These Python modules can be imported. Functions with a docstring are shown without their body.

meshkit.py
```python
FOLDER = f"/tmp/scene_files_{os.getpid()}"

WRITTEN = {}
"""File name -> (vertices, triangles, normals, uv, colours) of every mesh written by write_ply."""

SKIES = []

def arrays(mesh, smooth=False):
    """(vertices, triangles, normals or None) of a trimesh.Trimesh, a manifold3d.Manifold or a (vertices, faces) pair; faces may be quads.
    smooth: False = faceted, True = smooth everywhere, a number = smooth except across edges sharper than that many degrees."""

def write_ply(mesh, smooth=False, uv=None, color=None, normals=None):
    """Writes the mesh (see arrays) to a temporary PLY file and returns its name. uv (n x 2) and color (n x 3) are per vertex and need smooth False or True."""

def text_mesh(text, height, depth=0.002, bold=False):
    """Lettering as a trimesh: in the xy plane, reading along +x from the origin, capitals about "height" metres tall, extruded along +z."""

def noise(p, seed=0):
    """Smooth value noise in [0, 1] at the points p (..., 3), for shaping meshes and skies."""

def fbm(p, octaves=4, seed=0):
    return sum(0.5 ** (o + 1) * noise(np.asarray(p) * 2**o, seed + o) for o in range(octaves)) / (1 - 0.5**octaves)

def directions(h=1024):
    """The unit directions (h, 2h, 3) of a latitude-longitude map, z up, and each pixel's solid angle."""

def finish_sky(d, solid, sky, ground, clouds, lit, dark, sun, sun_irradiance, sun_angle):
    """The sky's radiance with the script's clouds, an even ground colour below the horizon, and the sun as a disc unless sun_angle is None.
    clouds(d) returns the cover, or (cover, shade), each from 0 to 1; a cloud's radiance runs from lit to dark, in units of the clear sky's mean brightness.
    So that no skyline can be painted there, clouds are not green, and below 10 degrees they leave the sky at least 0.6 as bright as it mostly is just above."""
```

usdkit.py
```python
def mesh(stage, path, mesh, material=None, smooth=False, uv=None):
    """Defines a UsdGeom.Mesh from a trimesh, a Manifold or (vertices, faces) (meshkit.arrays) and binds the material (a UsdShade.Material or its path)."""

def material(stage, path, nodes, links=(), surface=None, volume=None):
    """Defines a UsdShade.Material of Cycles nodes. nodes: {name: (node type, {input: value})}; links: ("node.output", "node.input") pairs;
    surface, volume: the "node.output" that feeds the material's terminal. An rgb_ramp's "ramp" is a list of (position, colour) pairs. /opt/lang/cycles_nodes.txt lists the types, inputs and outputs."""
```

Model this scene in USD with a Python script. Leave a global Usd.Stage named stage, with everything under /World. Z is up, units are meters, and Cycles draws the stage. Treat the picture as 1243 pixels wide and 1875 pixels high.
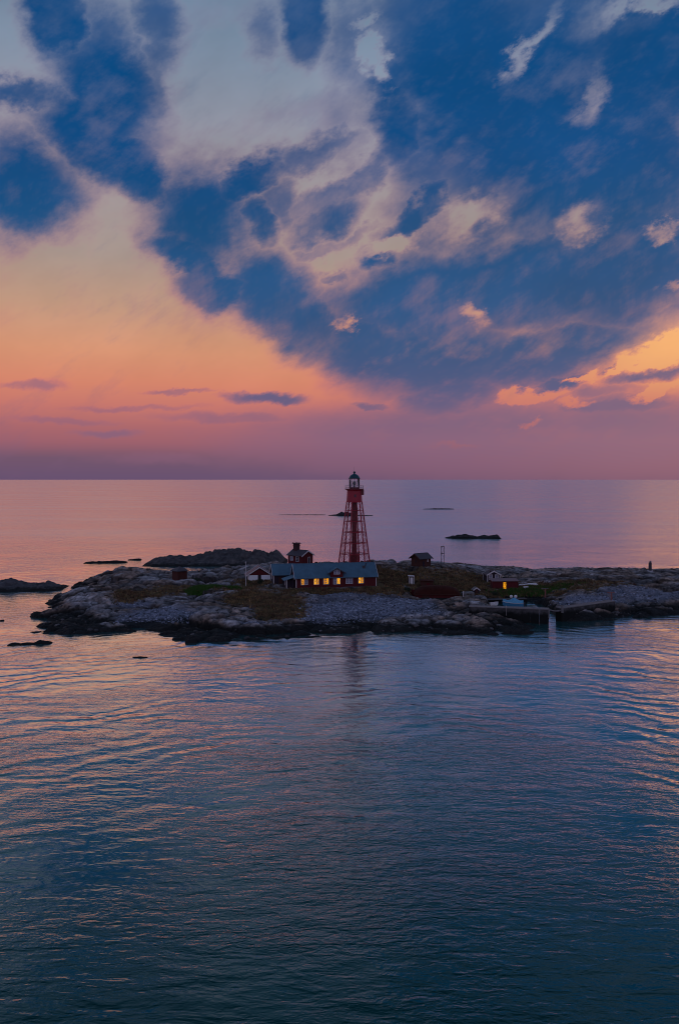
import math, random
import numpy as np, trimesh, usdkit, meshkit
from pxr import Usd, UsdGeom, UsdLux, UsdShade, Sdf, Gf, Vt
from scipy.interpolate import RBFInterpolator
from scipy.ndimage import gaussian_filter

stage = Usd.Stage.CreateInMemory()
UsdGeom.SetStageUpAxis(stage, UsdGeom.Tokens.z)
UsdGeom.SetStageMetersPerUnit(stage, 1.0)
world = UsdGeom.Xform.Define(stage, '/World')
stage.SetDefaultPrim(world.GetPrim())
UsdGeom.Scope.Define(stage, '/World/Looks')

# ------------------------------------------------------------------ camera
H = 38.0                      # drone height above the sea
F = 1500.0                    # focal length in photograph pixels (1243 x 1875)
PITCH = math.atan(60.5 / F)
cam = UsdGeom.Camera.Define(stage, '/World/camera')
cam.AddTranslateOp().Set((0, 0, H))
cam.AddRotateXOp().Set(90 - math.degrees(PITCH))
cam.CreateHorizontalApertureAttr(36.0)
cam.CreateVerticalApertureAttr(36.0 * 1875 / 1243)
cam.CreateFocalLengthAttr(36.0 * F / 1243)
cam.CreateClippingRangeAttr((0.5, 60000.0))
cam.CreateExposureAttr(0.0)

def ray(px, py):
    x, z = (px - 621.5) / F, -(py - 937.5) / F
    c, s = math.cos(PITCH), math.sin(PITCH)
    return np.array([x, c + z * s, z * c - s])

def at(px, py, dist):                                 # the place that far out to sea (y = dist) seen at a photograph pixel
    r = ray(px, py)
    return np.array([0, 0, H]) + r * (dist / r[1])

def on_water(px, py, z=0.0):
    r = ray(px, py)
    return np.array([0, 0, H]) + r * ((z - H) / r[2])

def lin(*rgb):
    return tuple((c / 255 / 12.92 if c <= 10 else ((c / 255 + 0.055) / 1.055) ** 2.4) for c in rgb)

def azel(px, py):
    r = ray(px, py); r = r / np.linalg.norm(r)
    return math.atan2(r[0], r[1]), math.asin(r[2])

# ------------------------------------------------------------------ sky: dusk gradient over a physical sky, clouds from noise
SUN_EL, SUN_AZ = math.radians(2.0), math.radians(24)
SKY_STRENGTH = 0.1

class Graph:
    def __init__(self): self.nodes, self.links, self.k = {}, [], 0
    def add(self, kind, ins=None, **links):
        n = f'n{self.k}'; self.k += 1
        ins = dict(ins or {})
        self.nodes[n] = (kind, ins)
        for sock, src in links.items():
            if src is not None: self.links.append((src, f'{n}.{sock}'))
        return n
    def math(self, op, a, b=None, c=None, clamp=False):
        ins, ln = {'math_type': op}, {}
        if clamp: ins['use_clamp'] = True
        for s, v in (('value1', a), ('value2', b), ('value3', c)):
            if v is None: continue
            if isinstance(v, str): ln[s] = v
            else: ins[s] = float(v)
        return self.add('math', ins, **ln) + '.value'
    def vmath(self, op, a, b=None, scale=None):
        ins, ln = {'math_type': op}, {}
        for s, v in (('vector1', a), ('vector2', b)):
            if v is None: continue
            if isinstance(v, str): ln[s] = v
            else: ins[s] = v
        if scale is not None:
            if isinstance(scale, str): ln['scale'] = scale
            else: ins['scale'] = scale
        return self.add('vector_math', ins, **ln)
    def step(self, v, a, b, lo=0.0, hi=1.0):
        return self.add('map_range', {'range_type': 'smoothstep', 'from_min': a, 'from_max': b, 'to_min': lo, 'to_max': hi, 'clamp': True}, value=v) + '.result'
    def mix(self, fac, a, b, kind='mix'):
        ins, ln = {'mix_type': kind}, {}
        for s, v in (('fac', fac), ('color1', a), ('color2', b)):
            if isinstance(v, str): ln[s] = v
            else: ins[s] = v
        return self.add('mix', ins, **ln) + '.color'
    def noise(self, vec, scale, detail=4, rough=0.55, out='fac', **kw):
        return self.add('noise_texture', {'scale': scale, 'detail': detail, 'roughness': rough, **kw}, vector=vec) + '.' + out
    def ramp(self, fac, stops):
        return self.add('rgb_ramp', {'ramp': stops}, fac=fac) + '.color'
    def material(self, name, surface=None, volume=None):
        return usdkit.material(stage, '/World/Looks/' + name, self.nodes, self.links, surface=surface, volume=volume)

ELMAX = math.radians(90)
def el_stops(rows, tail):
    out = [(0.0, lin(*rows[-1][1]))]
    for y, c in reversed(rows): out.append((max(azel(560, y)[1], 0) / ELMAX, lin(*c)))
    return out + [(t, lin(*c)) for t, c in tail]

def build_sky():
    g = Graph()
    tc = g.add('texture_coordinate') + '.generated'
    d = g.vmath('normalize', tc) + '.vector'
    xyz = g.add('separate_xyz', vector=d)
    x, y, z = (f'{xyz}.{a}' for a in 'xyz')
    az = g.math('arctan2', x, y)
    el = g.math('arcsine', g.math('maximum', g.math('minimum', z, 1.0), -1.0))
    elf = g.math('divide', el, ELMAX, clamp=True)
    uv = g.add('combine_xyz', x=az, y=el) + '.vector'
    # noise lookups live on the direction, so that the sky has no seam behind the camera
    st = g.add('mapping', {'scale': (0.85, 1.0, 1.45)}, vector=g.add('mapping', {'rotation': (0.0, 0.35, 0.0)}, vector=d) + '.vector') + '.vector'
    # fine clouds flatten out near the horizon
    squash = g.math('add', g.math('multiply', g.step(elf, 0.0, 0.22), -3.4), 5.0)
    stv = g.add('combine_xyz', x=x, y=y, z=g.math('multiply', el, squash)) + '.vector'
    def centred(v, amp):
        return g.vmath('scale', g.vmath('subtract', v, (0.5, 0.5, 0.5)) + '.vector', scale=amp) + '.vector'
    warp = g.vmath('add', centred(g.noise(st, 7.0, 3, 0.5, 'color'), WARP[0]), centred(g.noise(st, 16.0, 5, 0.62, 'color'), WARP[1]))
    warp = g.vmath('add', warp + '.vector', centred(g.noise(st, 70.0, 4, 0.6, 'color'), WARP[2]))
    wscale = g.math('add', g.math('multiply', g.step(elf, 0.02, 0.16), 0.7), 0.3)
    wsep = g.add('separate_xyz', vector=warp + '.vector')
    wv = g.add('combine_xyz', {'z': 0.0}, x=wsep + '.x', y=g.math('multiply', wsep + '.y', wscale)) + '.vector'
    q = g.vmath('add', uv, wv) + '.vector'
    def blob_sum(rows, join, r0, r1, q):
        total = None
        for (px, py, rx, ry, ang, w) in rows:
            a0, e0 = azel(px, py)
            m = g.add('mapping', {'mapping_type': 'texture', 'location': (a0, e0, 0), 'rotation': (0, 0, math.radians(ang)), 'scale': (rx / F, ry / F, 1)}, vector=q) + '.vector'
            r = g.vmath('length', m) + '.value'
            v = g.step(r, r0, r1, 0.0, w)
            total = v if total is None else g.math(join, total, v)
        return total
    q2 = g.vmath('add', q, g.vmath('multiply', centred(g.noise(st, 30.0, 5, 0.65, 'color'), 0.05), (1, 0.8, 0)) + '.vector') + '.vector'
    pos = blob_sum(CLOUDS, 'maximum', 1.75, 0.3, q)
    neg = blob_sum(GAPS, 'maximum', 1.7, 0.0, q2)
    fine = g.math('subtract', g.noise(stv, 9.0, 7, 0.62), 0.5)
    streak = g.add('mapping', {'scale': (0.62, 1.0, 1.75)}, vector=g.add('mapping', {'rotation': (0.0, 0.62, 0.0)}, vector=d) + '.vector') + '.vector'
    fine2 = g.math('subtract', g.noise(streak, 17.0, 6, 0.62), 0.5)
    soft_n = g.math('subtract', g.noise(st, 5.5, 4, 0.5), 0.5)
    ragged = g.math('multiply_add', g.noise(streak, 13.0, 5, 0.6), 3.0, -0.35)
    neg = g.math('multiply', neg, ragged)
    # beyond the picture the same broken cloud goes on all round
    front = g.add('vector_math', {'math_type': 'dot_product', 'vector2': (0.0, 0.966, 0.259)}, vector1=d) + '.value'
    inside = g.step(front, 0.70, 0.86)
    wide = g.step(g.noise(st, 2.6, 5, 0.55), 0.32, 0.54)
    dens = g.math('add', g.math('multiply', pos, inside), g.math('multiply', wide, g.math('subtract', 1.0, inside)))
    dens = g.math('subtract', dens, neg)
    edge = g.math('add', g.math('multiply', g.step(elf, 0.03, 0.15), 0.75), 0.25)
    rough_n = g.math('add', g.math('add', g.math('multiply', fine, 1.05), g.math('multiply', fine2, 0.62)), g.math('multiply', soft_n, 0.7))
    dens = g.math('add', dens, g.math('multiply', rough_n, edge))
    clear = g.ramp(elf, el_stops(CLEAR, CLEAR_TAIL))
    lit = g.ramp(elf, el_stops(LIT, LIT_TAIL))
    dark = g.ramp(elf, el_stops(DARK, DARK_TAIL))
    # warm glow low on the right where the sun went down
    ga, ge = azel(1235, 620)
    gm = g.add('mapping', {'mapping_type': 'texture', 'location': (ga, ge, 0), 'scale': (0.13, 0.065, 1)}, vector=uv) + '.vector'
    glow = g.step(g.vmath('length', gm) + '.value', 1.3, 0.0, 0.0, 0.9)
    clear = g.mix(glow, clear, lin(248, 180, 116))
    # thin streaks of high cloud drawn across the open sky
    wisp = g.step(g.math('add', fine2, g.math('multiply', soft_n, 0.6)), 0.02, 0.30, 0.0, 0.26)
    clear = g.mix(wisp, clear, dark)
    col = g.mix(g.step(dens, 0.0, 0.46, 0.0, 0.8), clear, lit)
    body = g.mix(g.step(g.math('add', fine, g.math('add', g.math('multiply', fine2, 0.8), g.math('multiply', soft_n, 0.7))), -0.02, 0.36, 0.0, 0.30), dark, lit)
    body = g.mix(g.step(elf, 0.22, 0.36, 0.0, 0.6), body, dark)
    col = g.mix(g.step(dens, 0.06, 0.98), col, body)
    # cloud bodies vary a little in tone
    tone = g.math('add', g.math('multiply', g.noise(st, 6.0, 5, 0.6), 0.5), 0.76)
    tone = g.math('add', g.math('multiply', g.step(elf, 0.02, 0.12), g.math('subtract', tone, 1.0)), 1.0)
    col = g.vmath('scale', col, scale=tone) + '.vector'
    # lilac sky behind, brightened beyond real dusk to light the island's front faces
    east_fill = g.ramp(elf, [(0.0, lin(128, 118, 146)), (0.15, lin(160, 140, 160)), (0.4, lin(142, 146, 174)), (1.0, lin(80, 98, 136))])
    col = g.mix(g.math('multiply', g.step(y, 0.10, -0.55), g.math('multiply_add', soft_n, 0.5, 0.8)), col, east_fill)
    sky = g.add('sky_texture', {'sky_type': 'single_scattering', 'sun_disc': False, 'sun_elevation': SUN_EL, 'sun_rotation': SUN_AZ}) + '.color'
    col = g.vmath('scale', col, scale=SKY_GAIN / SKY_STRENGTH) + '.vector'
    col = g.mix(0.02, col, sky)
    bg = g.add('background_shader', {'strength': SKY_STRENGTH}, color=col)
    return g.material('sky_material', surface=bg + '.background')

SKY_GAIN = 0.95
WARP = (0.035, 0.058, 0.017)
CLEAR = [(0, (108, 134, 160)), (120, (132, 148, 170)), (250, (150, 152, 166)), (380, (164, 152, 153)), (480, (166, 148, 140)), (570, (194, 153, 129)),
         (650, (219, 151, 118)), (705, (220, 137, 111)), (745, (205, 122, 112)), (785, (176, 106, 112)), (815, (158, 98, 112)), (838, (118, 88, 112)), (874, (106, 84, 116))]
CLEAR_TAIL = [(0.45, lin(1, 1, 1) and (92, 118, 150)), (0.7, (70, 98, 134)), (1.0, (58, 84, 122))]
LIT = [(0, (138, 146, 168)), (150, (150, 148, 168)), (350, (168, 142, 150)), (470, (182, 142, 142)), (590, (208, 142, 130)), (640, (236, 158, 122)), (700, (232, 134, 114)),
       (760, (190, 112, 118)), (820, (150, 98, 118)), (874, (120, 90, 118))]
LIT_TAIL = [(0.45, (120, 132, 160)), (1.0, (86, 104, 138))]
DARK = [(0, (16, 76, 132)), (150, (6, 74, 130)), (300, (14, 76, 132)), (420, (26, 80, 130)), (540, (42, 86, 135)), (640, (58, 88, 133)), (710, (78, 91, 134)),
        (760, (108, 96, 132)), (810, (132, 100, 130)), (874, (124, 92, 124))]
DARK_TAIL = [(0.42, (8, 68, 118)), (0.6, (14, 62, 104)), (1.0, (22, 60, 96))]
# px, py, half width, half height, turn (degrees, anticlockwise), weight: the banks of cloud in the sunset sky
CLOUDS = [(110, 30, 50, 70, 0, 1), (205, 165, 80, 95, 20, 1), (170, 250, 105, 55, -20, 1), (50, 178, 85, 22, 0, .8), (45, 345, 100, 75, 0, 1),
          (290, 60, 38, 75, 0, .65), (285, 150, 28, 70, 0, .6), (270, 318, 95, 42, -35, 1), (370, 400, 105, 85, 0, 1), (460, 335, 85, 32, 25, 1), (480, 405, 38, 45, 20, .95),
          (340, 470, 90, 40, -25, 1), (400, 530, 75, 35, -10, 1), (505, 540, 100, 70, -30, 1), (560, 600, 115, 62, -25, 1), (660, 640, 120, 65, -10, 1),
          (850, 130, 165, 190, 0, 1), (735, 210, 60, 95, 10, 1), (1000, 230, 210, 220, 0, 1), (1190, 120, 150, 170, 0, 1), (1110, 320, 200, 130, 0, 1),
          (950, 520, 280, 85, 0, 1), (760, 560, 200, 80, 0, 1), (1160, 480, 170, 100, 20, 1), (800, 660, 200, 75, 0, 1), (830, 725, 110, 45, 10, .9),
          (1000, 650, 190, 50, 15, 1), (560, 30, 45, 55, 0, .95), (475, 70, 36, 38, -30, .5), (655, 60, 50, 95, 0, .55), (640, 200, 40, 50, 0, .3),
          (560, 290, 140, 22, 22, .68), (625, 340, 150, 26, 30, .74), (605, 390, 80, 34, 30, .85), (520, 370, 40, 50, 15, .8), (660, 420, 60, 14, 25, .6), (690, 470, 46, 28, 0, .95), (790, 310, 110, 50, 35, .75), (765, 385, 95, 26, 33, .92),
          (640, 265, 60, 30, 20, .5), (590, 450, 50, 12, 25, .5), (850, 430, 130, 50, 0, .75), (600, 495, 30, 14, 0, .7),
          (860, 800, 400, 70, 0, .75), (1150, 800, 250, 70, 0, .75), (1130, 745, 120, 26, 0, .7), (1190, 685, 80, 14, 8, .9), (1100, 715, 70, 16, 0, .65), (1180, 655, 26, 7, 10, .8), (1120, 672, 24, 6, 20, .7), (1225, 650, 20, 8, 0, .7), (1015, 700, 60, 18, 15, .9), (1120, 745, 130, 14, 0, .8), (1000, 770, 130, 22, 0, .6),
          (490, 731, 80, 9, 0, .85), (62, 706, 45, 9, 0, .5), (682, 742, 45, 8, 0, .75), (200, 795, 60, 7, 0, .6), (430, 765, 150, 10, 0, .5), (250, 748, 110, 5, 2, .45), (330, 722, 60, 4, 3, .5), (120, 772, 90, 6, 0, .4), (300, 838, 120, 12, 0, .3), (620, 790, 130, 30, 0, .55)]
GAPS = [(684, 92, 18, 16, -20, .6), (712, 112, 13, 24, 15, .6), (668, 40, 22, 10, 30, .4), (968, 85, 62, 15, 50, .55), (885, 385, 66, 28, 25, .55), (1068, 402, 40, 26, 20, .62), (1075, 165, 22, 45, -20, .4), (1226, 414, 22, 14, 0, .8),
        (868, 572, 30, 18, -15, .55), (630, 600, 14, 12, 0, .6), (720, 445, 55, 14, 15, .6), (1232, 634, 66, 24, 24, 1.1), (1150, 668, 30, 7, 25, .9), (1060, 690, 27, 6, 18, .9), (965, 727, 36, 9, 5, .95), (1200, 719, 32, 6.5, 12, .95),
        (1050, 740, 28, 7, 0, .7), (1010, 722, 20, 6, 0, .6), (1190, 2, 55, 14, 0, .6), (1040, 190, 30, 12, 30, .2), (1230, 520, 14, 10, 0, .4), (970, 776, 16, 5, 0, .4), (830, 818, 45, 6, 0, .35), (1150, 350, 40, 14, 20, .15)]
CLEAR_TAIL = [(t, c) for t, c in [(0.45, (92, 118, 150)), (0.7, (70, 98, 134)), (1.0, (58, 84, 122))]]
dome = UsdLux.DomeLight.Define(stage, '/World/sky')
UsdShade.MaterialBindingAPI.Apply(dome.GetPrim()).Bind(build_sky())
dome.GetPrim().SetCustomDataByKey('kind', 'structure')

# ------------------------------------------------------------------ helpers
counts = {}
def numbered(parent, name):
    k = counts.get((parent, name), 0); counts[(parent, name)] = k + 1
    return f'{parent}/{name}' + (f'_{k:03d}' if k else '')

def path_of(o):
    return '/World' if o is None else str((o.GetPrim() if hasattr(o, 'GetPrim') else o).GetPath())

def tag(o, label=None, cat=None, group=None, kind=None):
    p = o.GetPrim() if hasattr(o, 'GetPrim') else o
    for k, v in (('label', label), ('category', cat), ('group', group), ('kind', kind)):
        if v: p.SetCustomDataByKey(k, v)
    return o

def obj(name, mesh, mat, parent=None, smooth=False):
    if isinstance(mesh, list): mesh = trimesh.util.concatenate(mesh)
    return usdkit.mesh(stage, numbered(path_of(parent), name), mesh, mat, smooth=smooth)

def thing(name, label, cat, loc=(0, 0, 0), rotz=0.0, group=None):
    x = UsdGeom.Xform.Define(stage, numbered('/World', name))
    x.AddTranslateOp().Set(tuple(float(c) for c in loc)); x.AddRotateZOp().Set(float(rotz))
    return tag(x, label, cat, group)

def box(x0, x1, y0, y1, z0, z1):
    b = trimesh.creation.box((abs(x1 - x0), abs(y1 - y0), abs(z1 - z0)))
    b.apply_translation(((x0 + x1) / 2, (y0 + y1) / 2, (z0 + z1) / 2)); return b

def rod(p, q, r0, r1=None, n=8):
    p, q = np.asarray(p, float), np.asarray(q, float)
    r1 = r0 if r1 is None else r1
    d = q - p; L = np.linalg.norm(d); d /= L
    a = np.cross(d, (0, 0, 1.0) if abs(d[2]) < .9 else (1.0, 0, 0)); a /= np.linalg.norm(a); b = np.cross(d, a)
    t = np.arange(n) * 2 * np.pi / n
    c = np.cos(t)[:, None] * a + np.sin(t)[:, None] * b
    v = np.vstack([p + c * r0, q + c * r1, [p], [q]])
    f = []
    for i in range(n):
        j = (i + 1) % n
        f += [(i, j, n + j), (i, n + j, n + i), (2 * n, j, i), (2 * n + 1, n + i, n + j)]
    return trimesh.Trimesh(v, f, process=False)

def lathe(prof, n=24):
    """prof: (radius, height) from the bottom up."""
    prof = np.asarray(prof, float); t = np.arange(n) * 2 * np.pi / n
    v = np.concatenate([np.stack([np.cos(t) * r, np.sin(t) * r, np.full(n, z)], 1) for r, z in prof])
    f = []
    for k in range(len(prof) - 1):
        for i in range(n):
            j = (i + 1) % n; a, b = k * n, (k + 1) * n
            f += [(a + i, a + j, b + j), (a + i, b + j, b + i)]
    return trimesh.Trimesh(v, f, process=False)

def prism(poly, y0, y1):
    """polygon in x-z, extruded along y."""
    p = np.asarray(poly, float); n = len(p)
    v = np.vstack([np.stack([p[:, 0], np.full(n, y0), p[:, 1]], 1), np.stack([p[:, 0], np.full(n, y1), p[:, 1]], 1)])
    f = []
    for i in range(1, n - 1): f += [(0, i, i + 1), (n, n + i + 1, n + i)]
    for i in range(n):
        j = (i + 1) % n; f += [(i, n + i, n + j), (i, n + j, j)]
    m = trimesh.Trimesh(v, f, process=False); m.fix_normals(); return m

def turn(m, deg):
    m = m.copy(); m.apply_transform(trimesh.transformations.rotation_matrix(math.radians(deg), (0, 0, 1))); return m

# ------------------------------------------------------------------ materials
def painted(name, color, rough=0.7, var=0.35, scale=1.3, boards=0.0, axis='x', spec=0.3, metallic=0.0):
    g = Graph()
    p = g.add('texture_coordinate') + '.object'
    n = g.noise(p, scale, 6, 0.65)
    f = g.math('multiply_add', n, 2 * var, 1 - var)
    col = g.vmath('scale', tuple(color), scale=f) + '.vector'
    ins = {'roughness': rough, 'specular_ior_level': spec, 'metallic': metallic}
    ln = {'base_color': col}
    hgt = g.math('multiply', g.noise(p, 9.0, 4), 0.25)
    if boards:
        w = g.add('wave_texture', {'wave_type': 'bands', 'bands_direction': axis, 'profile': 'saw', 'scale': 1 / boards / 3.14159 * 0.5, 'distortion': 0.05}, vector=p) + '.fac'
        hgt = g.math('add', hgt, g.step(w, 0.0, 0.12))
    ln['normal'] = g.add('bump', {'strength': 0.8, 'distance': 0.03}, height=hgt) + '.normal'
    b = g.add('principled_bsdf', ins, **ln)
    return g.material(name, b + '.BSDF')

def lit_pane(name, color, strength):
    g = Graph()
    p = g.add('geometry') + '.position'
    n = g.step(g.noise(p, 2.6, 3, 0.6), 0.33, 0.62, 0.25, 1.15)
    e = g.add('principled_bsdf', {'base_color': (0.1, 0.07, 0.03), 'roughness': 0.15, 'emission_color': color}, emission_strength=g.math('multiply', n, strength))
    return g.material(name, e + '.BSDF')

M = {}
M['red_wood'] = painted('red_wood', (0.085, 0.010, 0.014), 0.85, 0.3, 1.1, boards=0.22)
M['red_wood_y'] = painted('red_wood_side', (0.085, 0.010, 0.014), 0.85, 0.3, 1.1, boards=0.22, axis='y')
M['brown_wood'] = painted('brown_wood', (0.06, 0.022, 0.018), 0.85, 0.35, 1.1, boards=0.22)
M['log_wood'] = painted('log_wood', (0.062, 0.018, 0.015), 0.85, 0.35, 1.5)
M['dark_wood'] = painted('dark_wood', (0.020, 0.014, 0.026), 0.8, 0.3, 1.1, boards=0.22)
M['white_wood'] = painted('white_wood', (0.55, 0.53, 0.56), 0.6, 0.14, 2.0)
M['white_wall'] = painted('white_wall', (0.74, 0.78, 0.84), 0.8, 0.12, 1.0)
M['grey_wood'] = painted('grey_wood', (0.25, 0.23, 0.22), 0.8, 0.3, 1.5)
M['blue_roof'] = painted('blue_roof', (0.052, 0.125, 0.185), 0.6, 0.5, 0.6, boards=0.45, spec=0.5)
M['dark_roof'] = painted('dark_roof', (0.055, 0.05, 0.062), 0.7, 0.25, 0.8, boards=0.4)
M['mauve_roof'] = painted('mauve_roof', (0.17, 0.12, 0.13), 0.75, 0.25, 0.8, boards=0.4)
M['rust_roof'] = painted('rust_roof', (0.045, 0.013, 0.010), 0.95, 0.6, 0.9, boards=0.5, spec=0.1)
M['red_iron'] = painted('red_iron', (0.29, 0.008, 0.026), 0.45, 0.25, 1.2, spec=0.5)
M['red_iron_dark'] = painted('red_iron_dark', (0.11, 0.008, 0.014), 0.5, 0.25, 1.2, spec=0.5)
M['green_iron'] = painted('green_iron', (0.006, 0.035, 0.048), 0.45, 0.25, 1.5, spec=0.5)
M['grey_iron'] = painted('grey_iron', (0.10, 0.10, 0.12), 0.5, 0.2, 2.0, spec=0.5)
M['rust_iron'] = painted('rust_iron', (0.22, 0.09, 0.08), 0.8, 0.4, 2.0)
M['brick'] = painted('chimney_brick', (0.055, 0.025, 0.03), 0.9, 0.4, 3.0)
M['concrete'] = painted('concrete', (0.085, 0.085, 0.09), 0.95, 0.5, 0.7, spec=0.1)
M['concrete_pale'] = painted('concrete_pale', (0.15, 0.147, 0.15), 0.9, 0.4, 0.9)
M['white_paint'] = painted('white_paint', (0.72, 0.72, 0.74), 0.4, 0.1, 2.0, spec=0.5)
M['blue_canvas'] = painted('blue_canvas', (0.10, 0.34, 0.52), 0.6, 0.4, 1.6)
M['blue_hull'] = painted('blue_hull', (0.05, 0.20, 0.36), 0.35, 0.25, 1.2, spec=0.5)
M['dark_glass'] = painted('dark_glass', (0.02, 0.028, 0.045), 0.12, 0.2, 2.0, spec=0.6)
M['curtain_glass'] = painted('curtain_glass', (0.20, 0.22, 0.30), 0.25, 0.4, 1.2, spec=0.5)
M['lit_glass'] = lit_pane('lit_glass', lin(251, 164, 18), 0.95)
M['lit_glass_dim'] = lit_pane('lit_glass_dim', lin(250, 158, 22), 0.65)
M['lit_glass_bright'] = lit_pane('lit_glass_bright', lin(253, 174, 26), 1.1)
M['lens_glass'] = painted('lens_glass', (0.10, 0.11, 0.12), 0.15, 0.2, 2.0, spec=0.6)

def lantern_glass():
    g = Graph()
    fr = g.add('fresnel', {'IOR': 1.45}) + '.fac'
    a = g.add('transparent_bsdf', {'color': (0.93, 0.95, 0.96)}) + '.BSDF'
    b = g.add('glossy_bsdf', {'roughness': 0.05, 'color': (0.9, 0.9, 0.9)}) + '.BSDF'
    return g.material('lantern_glass', g.add('mix_closure', {}, fac=fr, closure1=a, closure2=b) + '.closure')
M['lantern_glass'] = lantern_glass()

def tide_concrete():
    g = Graph(); pos = g.add('geometry') + '.position'
    n = g.noise(pos, 0.7, 6, 0.65); n2 = g.noise(pos, 3.5, 5, 0.6)
    col = g.ramp(n, [(0.3, (0.03, 0.032, 0.035)), (0.7, (0.085, 0.085, 0.09))])
    z = g.math('add', g.add('separate_xyz', vector=pos) + '.z', g.math('multiply', g.math('subtract', n, 0.5), 2.2))
    col = g.mix(g.step(z, 3.7, 2.1, 0, .95), col, (0.006, 0.008, 0.008))
    nrm = g.add('bump', {'strength': 1.0, 'distance': 0.15}, height=g.math('add', n, g.math('multiply', n2, .5))) + '.normal'
    return g.material('tide_concrete', g.add('principled_bsdf', {'roughness': .9, 'specular_ior_level': .12}, base_color=col, normal=nrm) + '.BSDF')
M['tide_concrete'] = tide_concrete()

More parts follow.
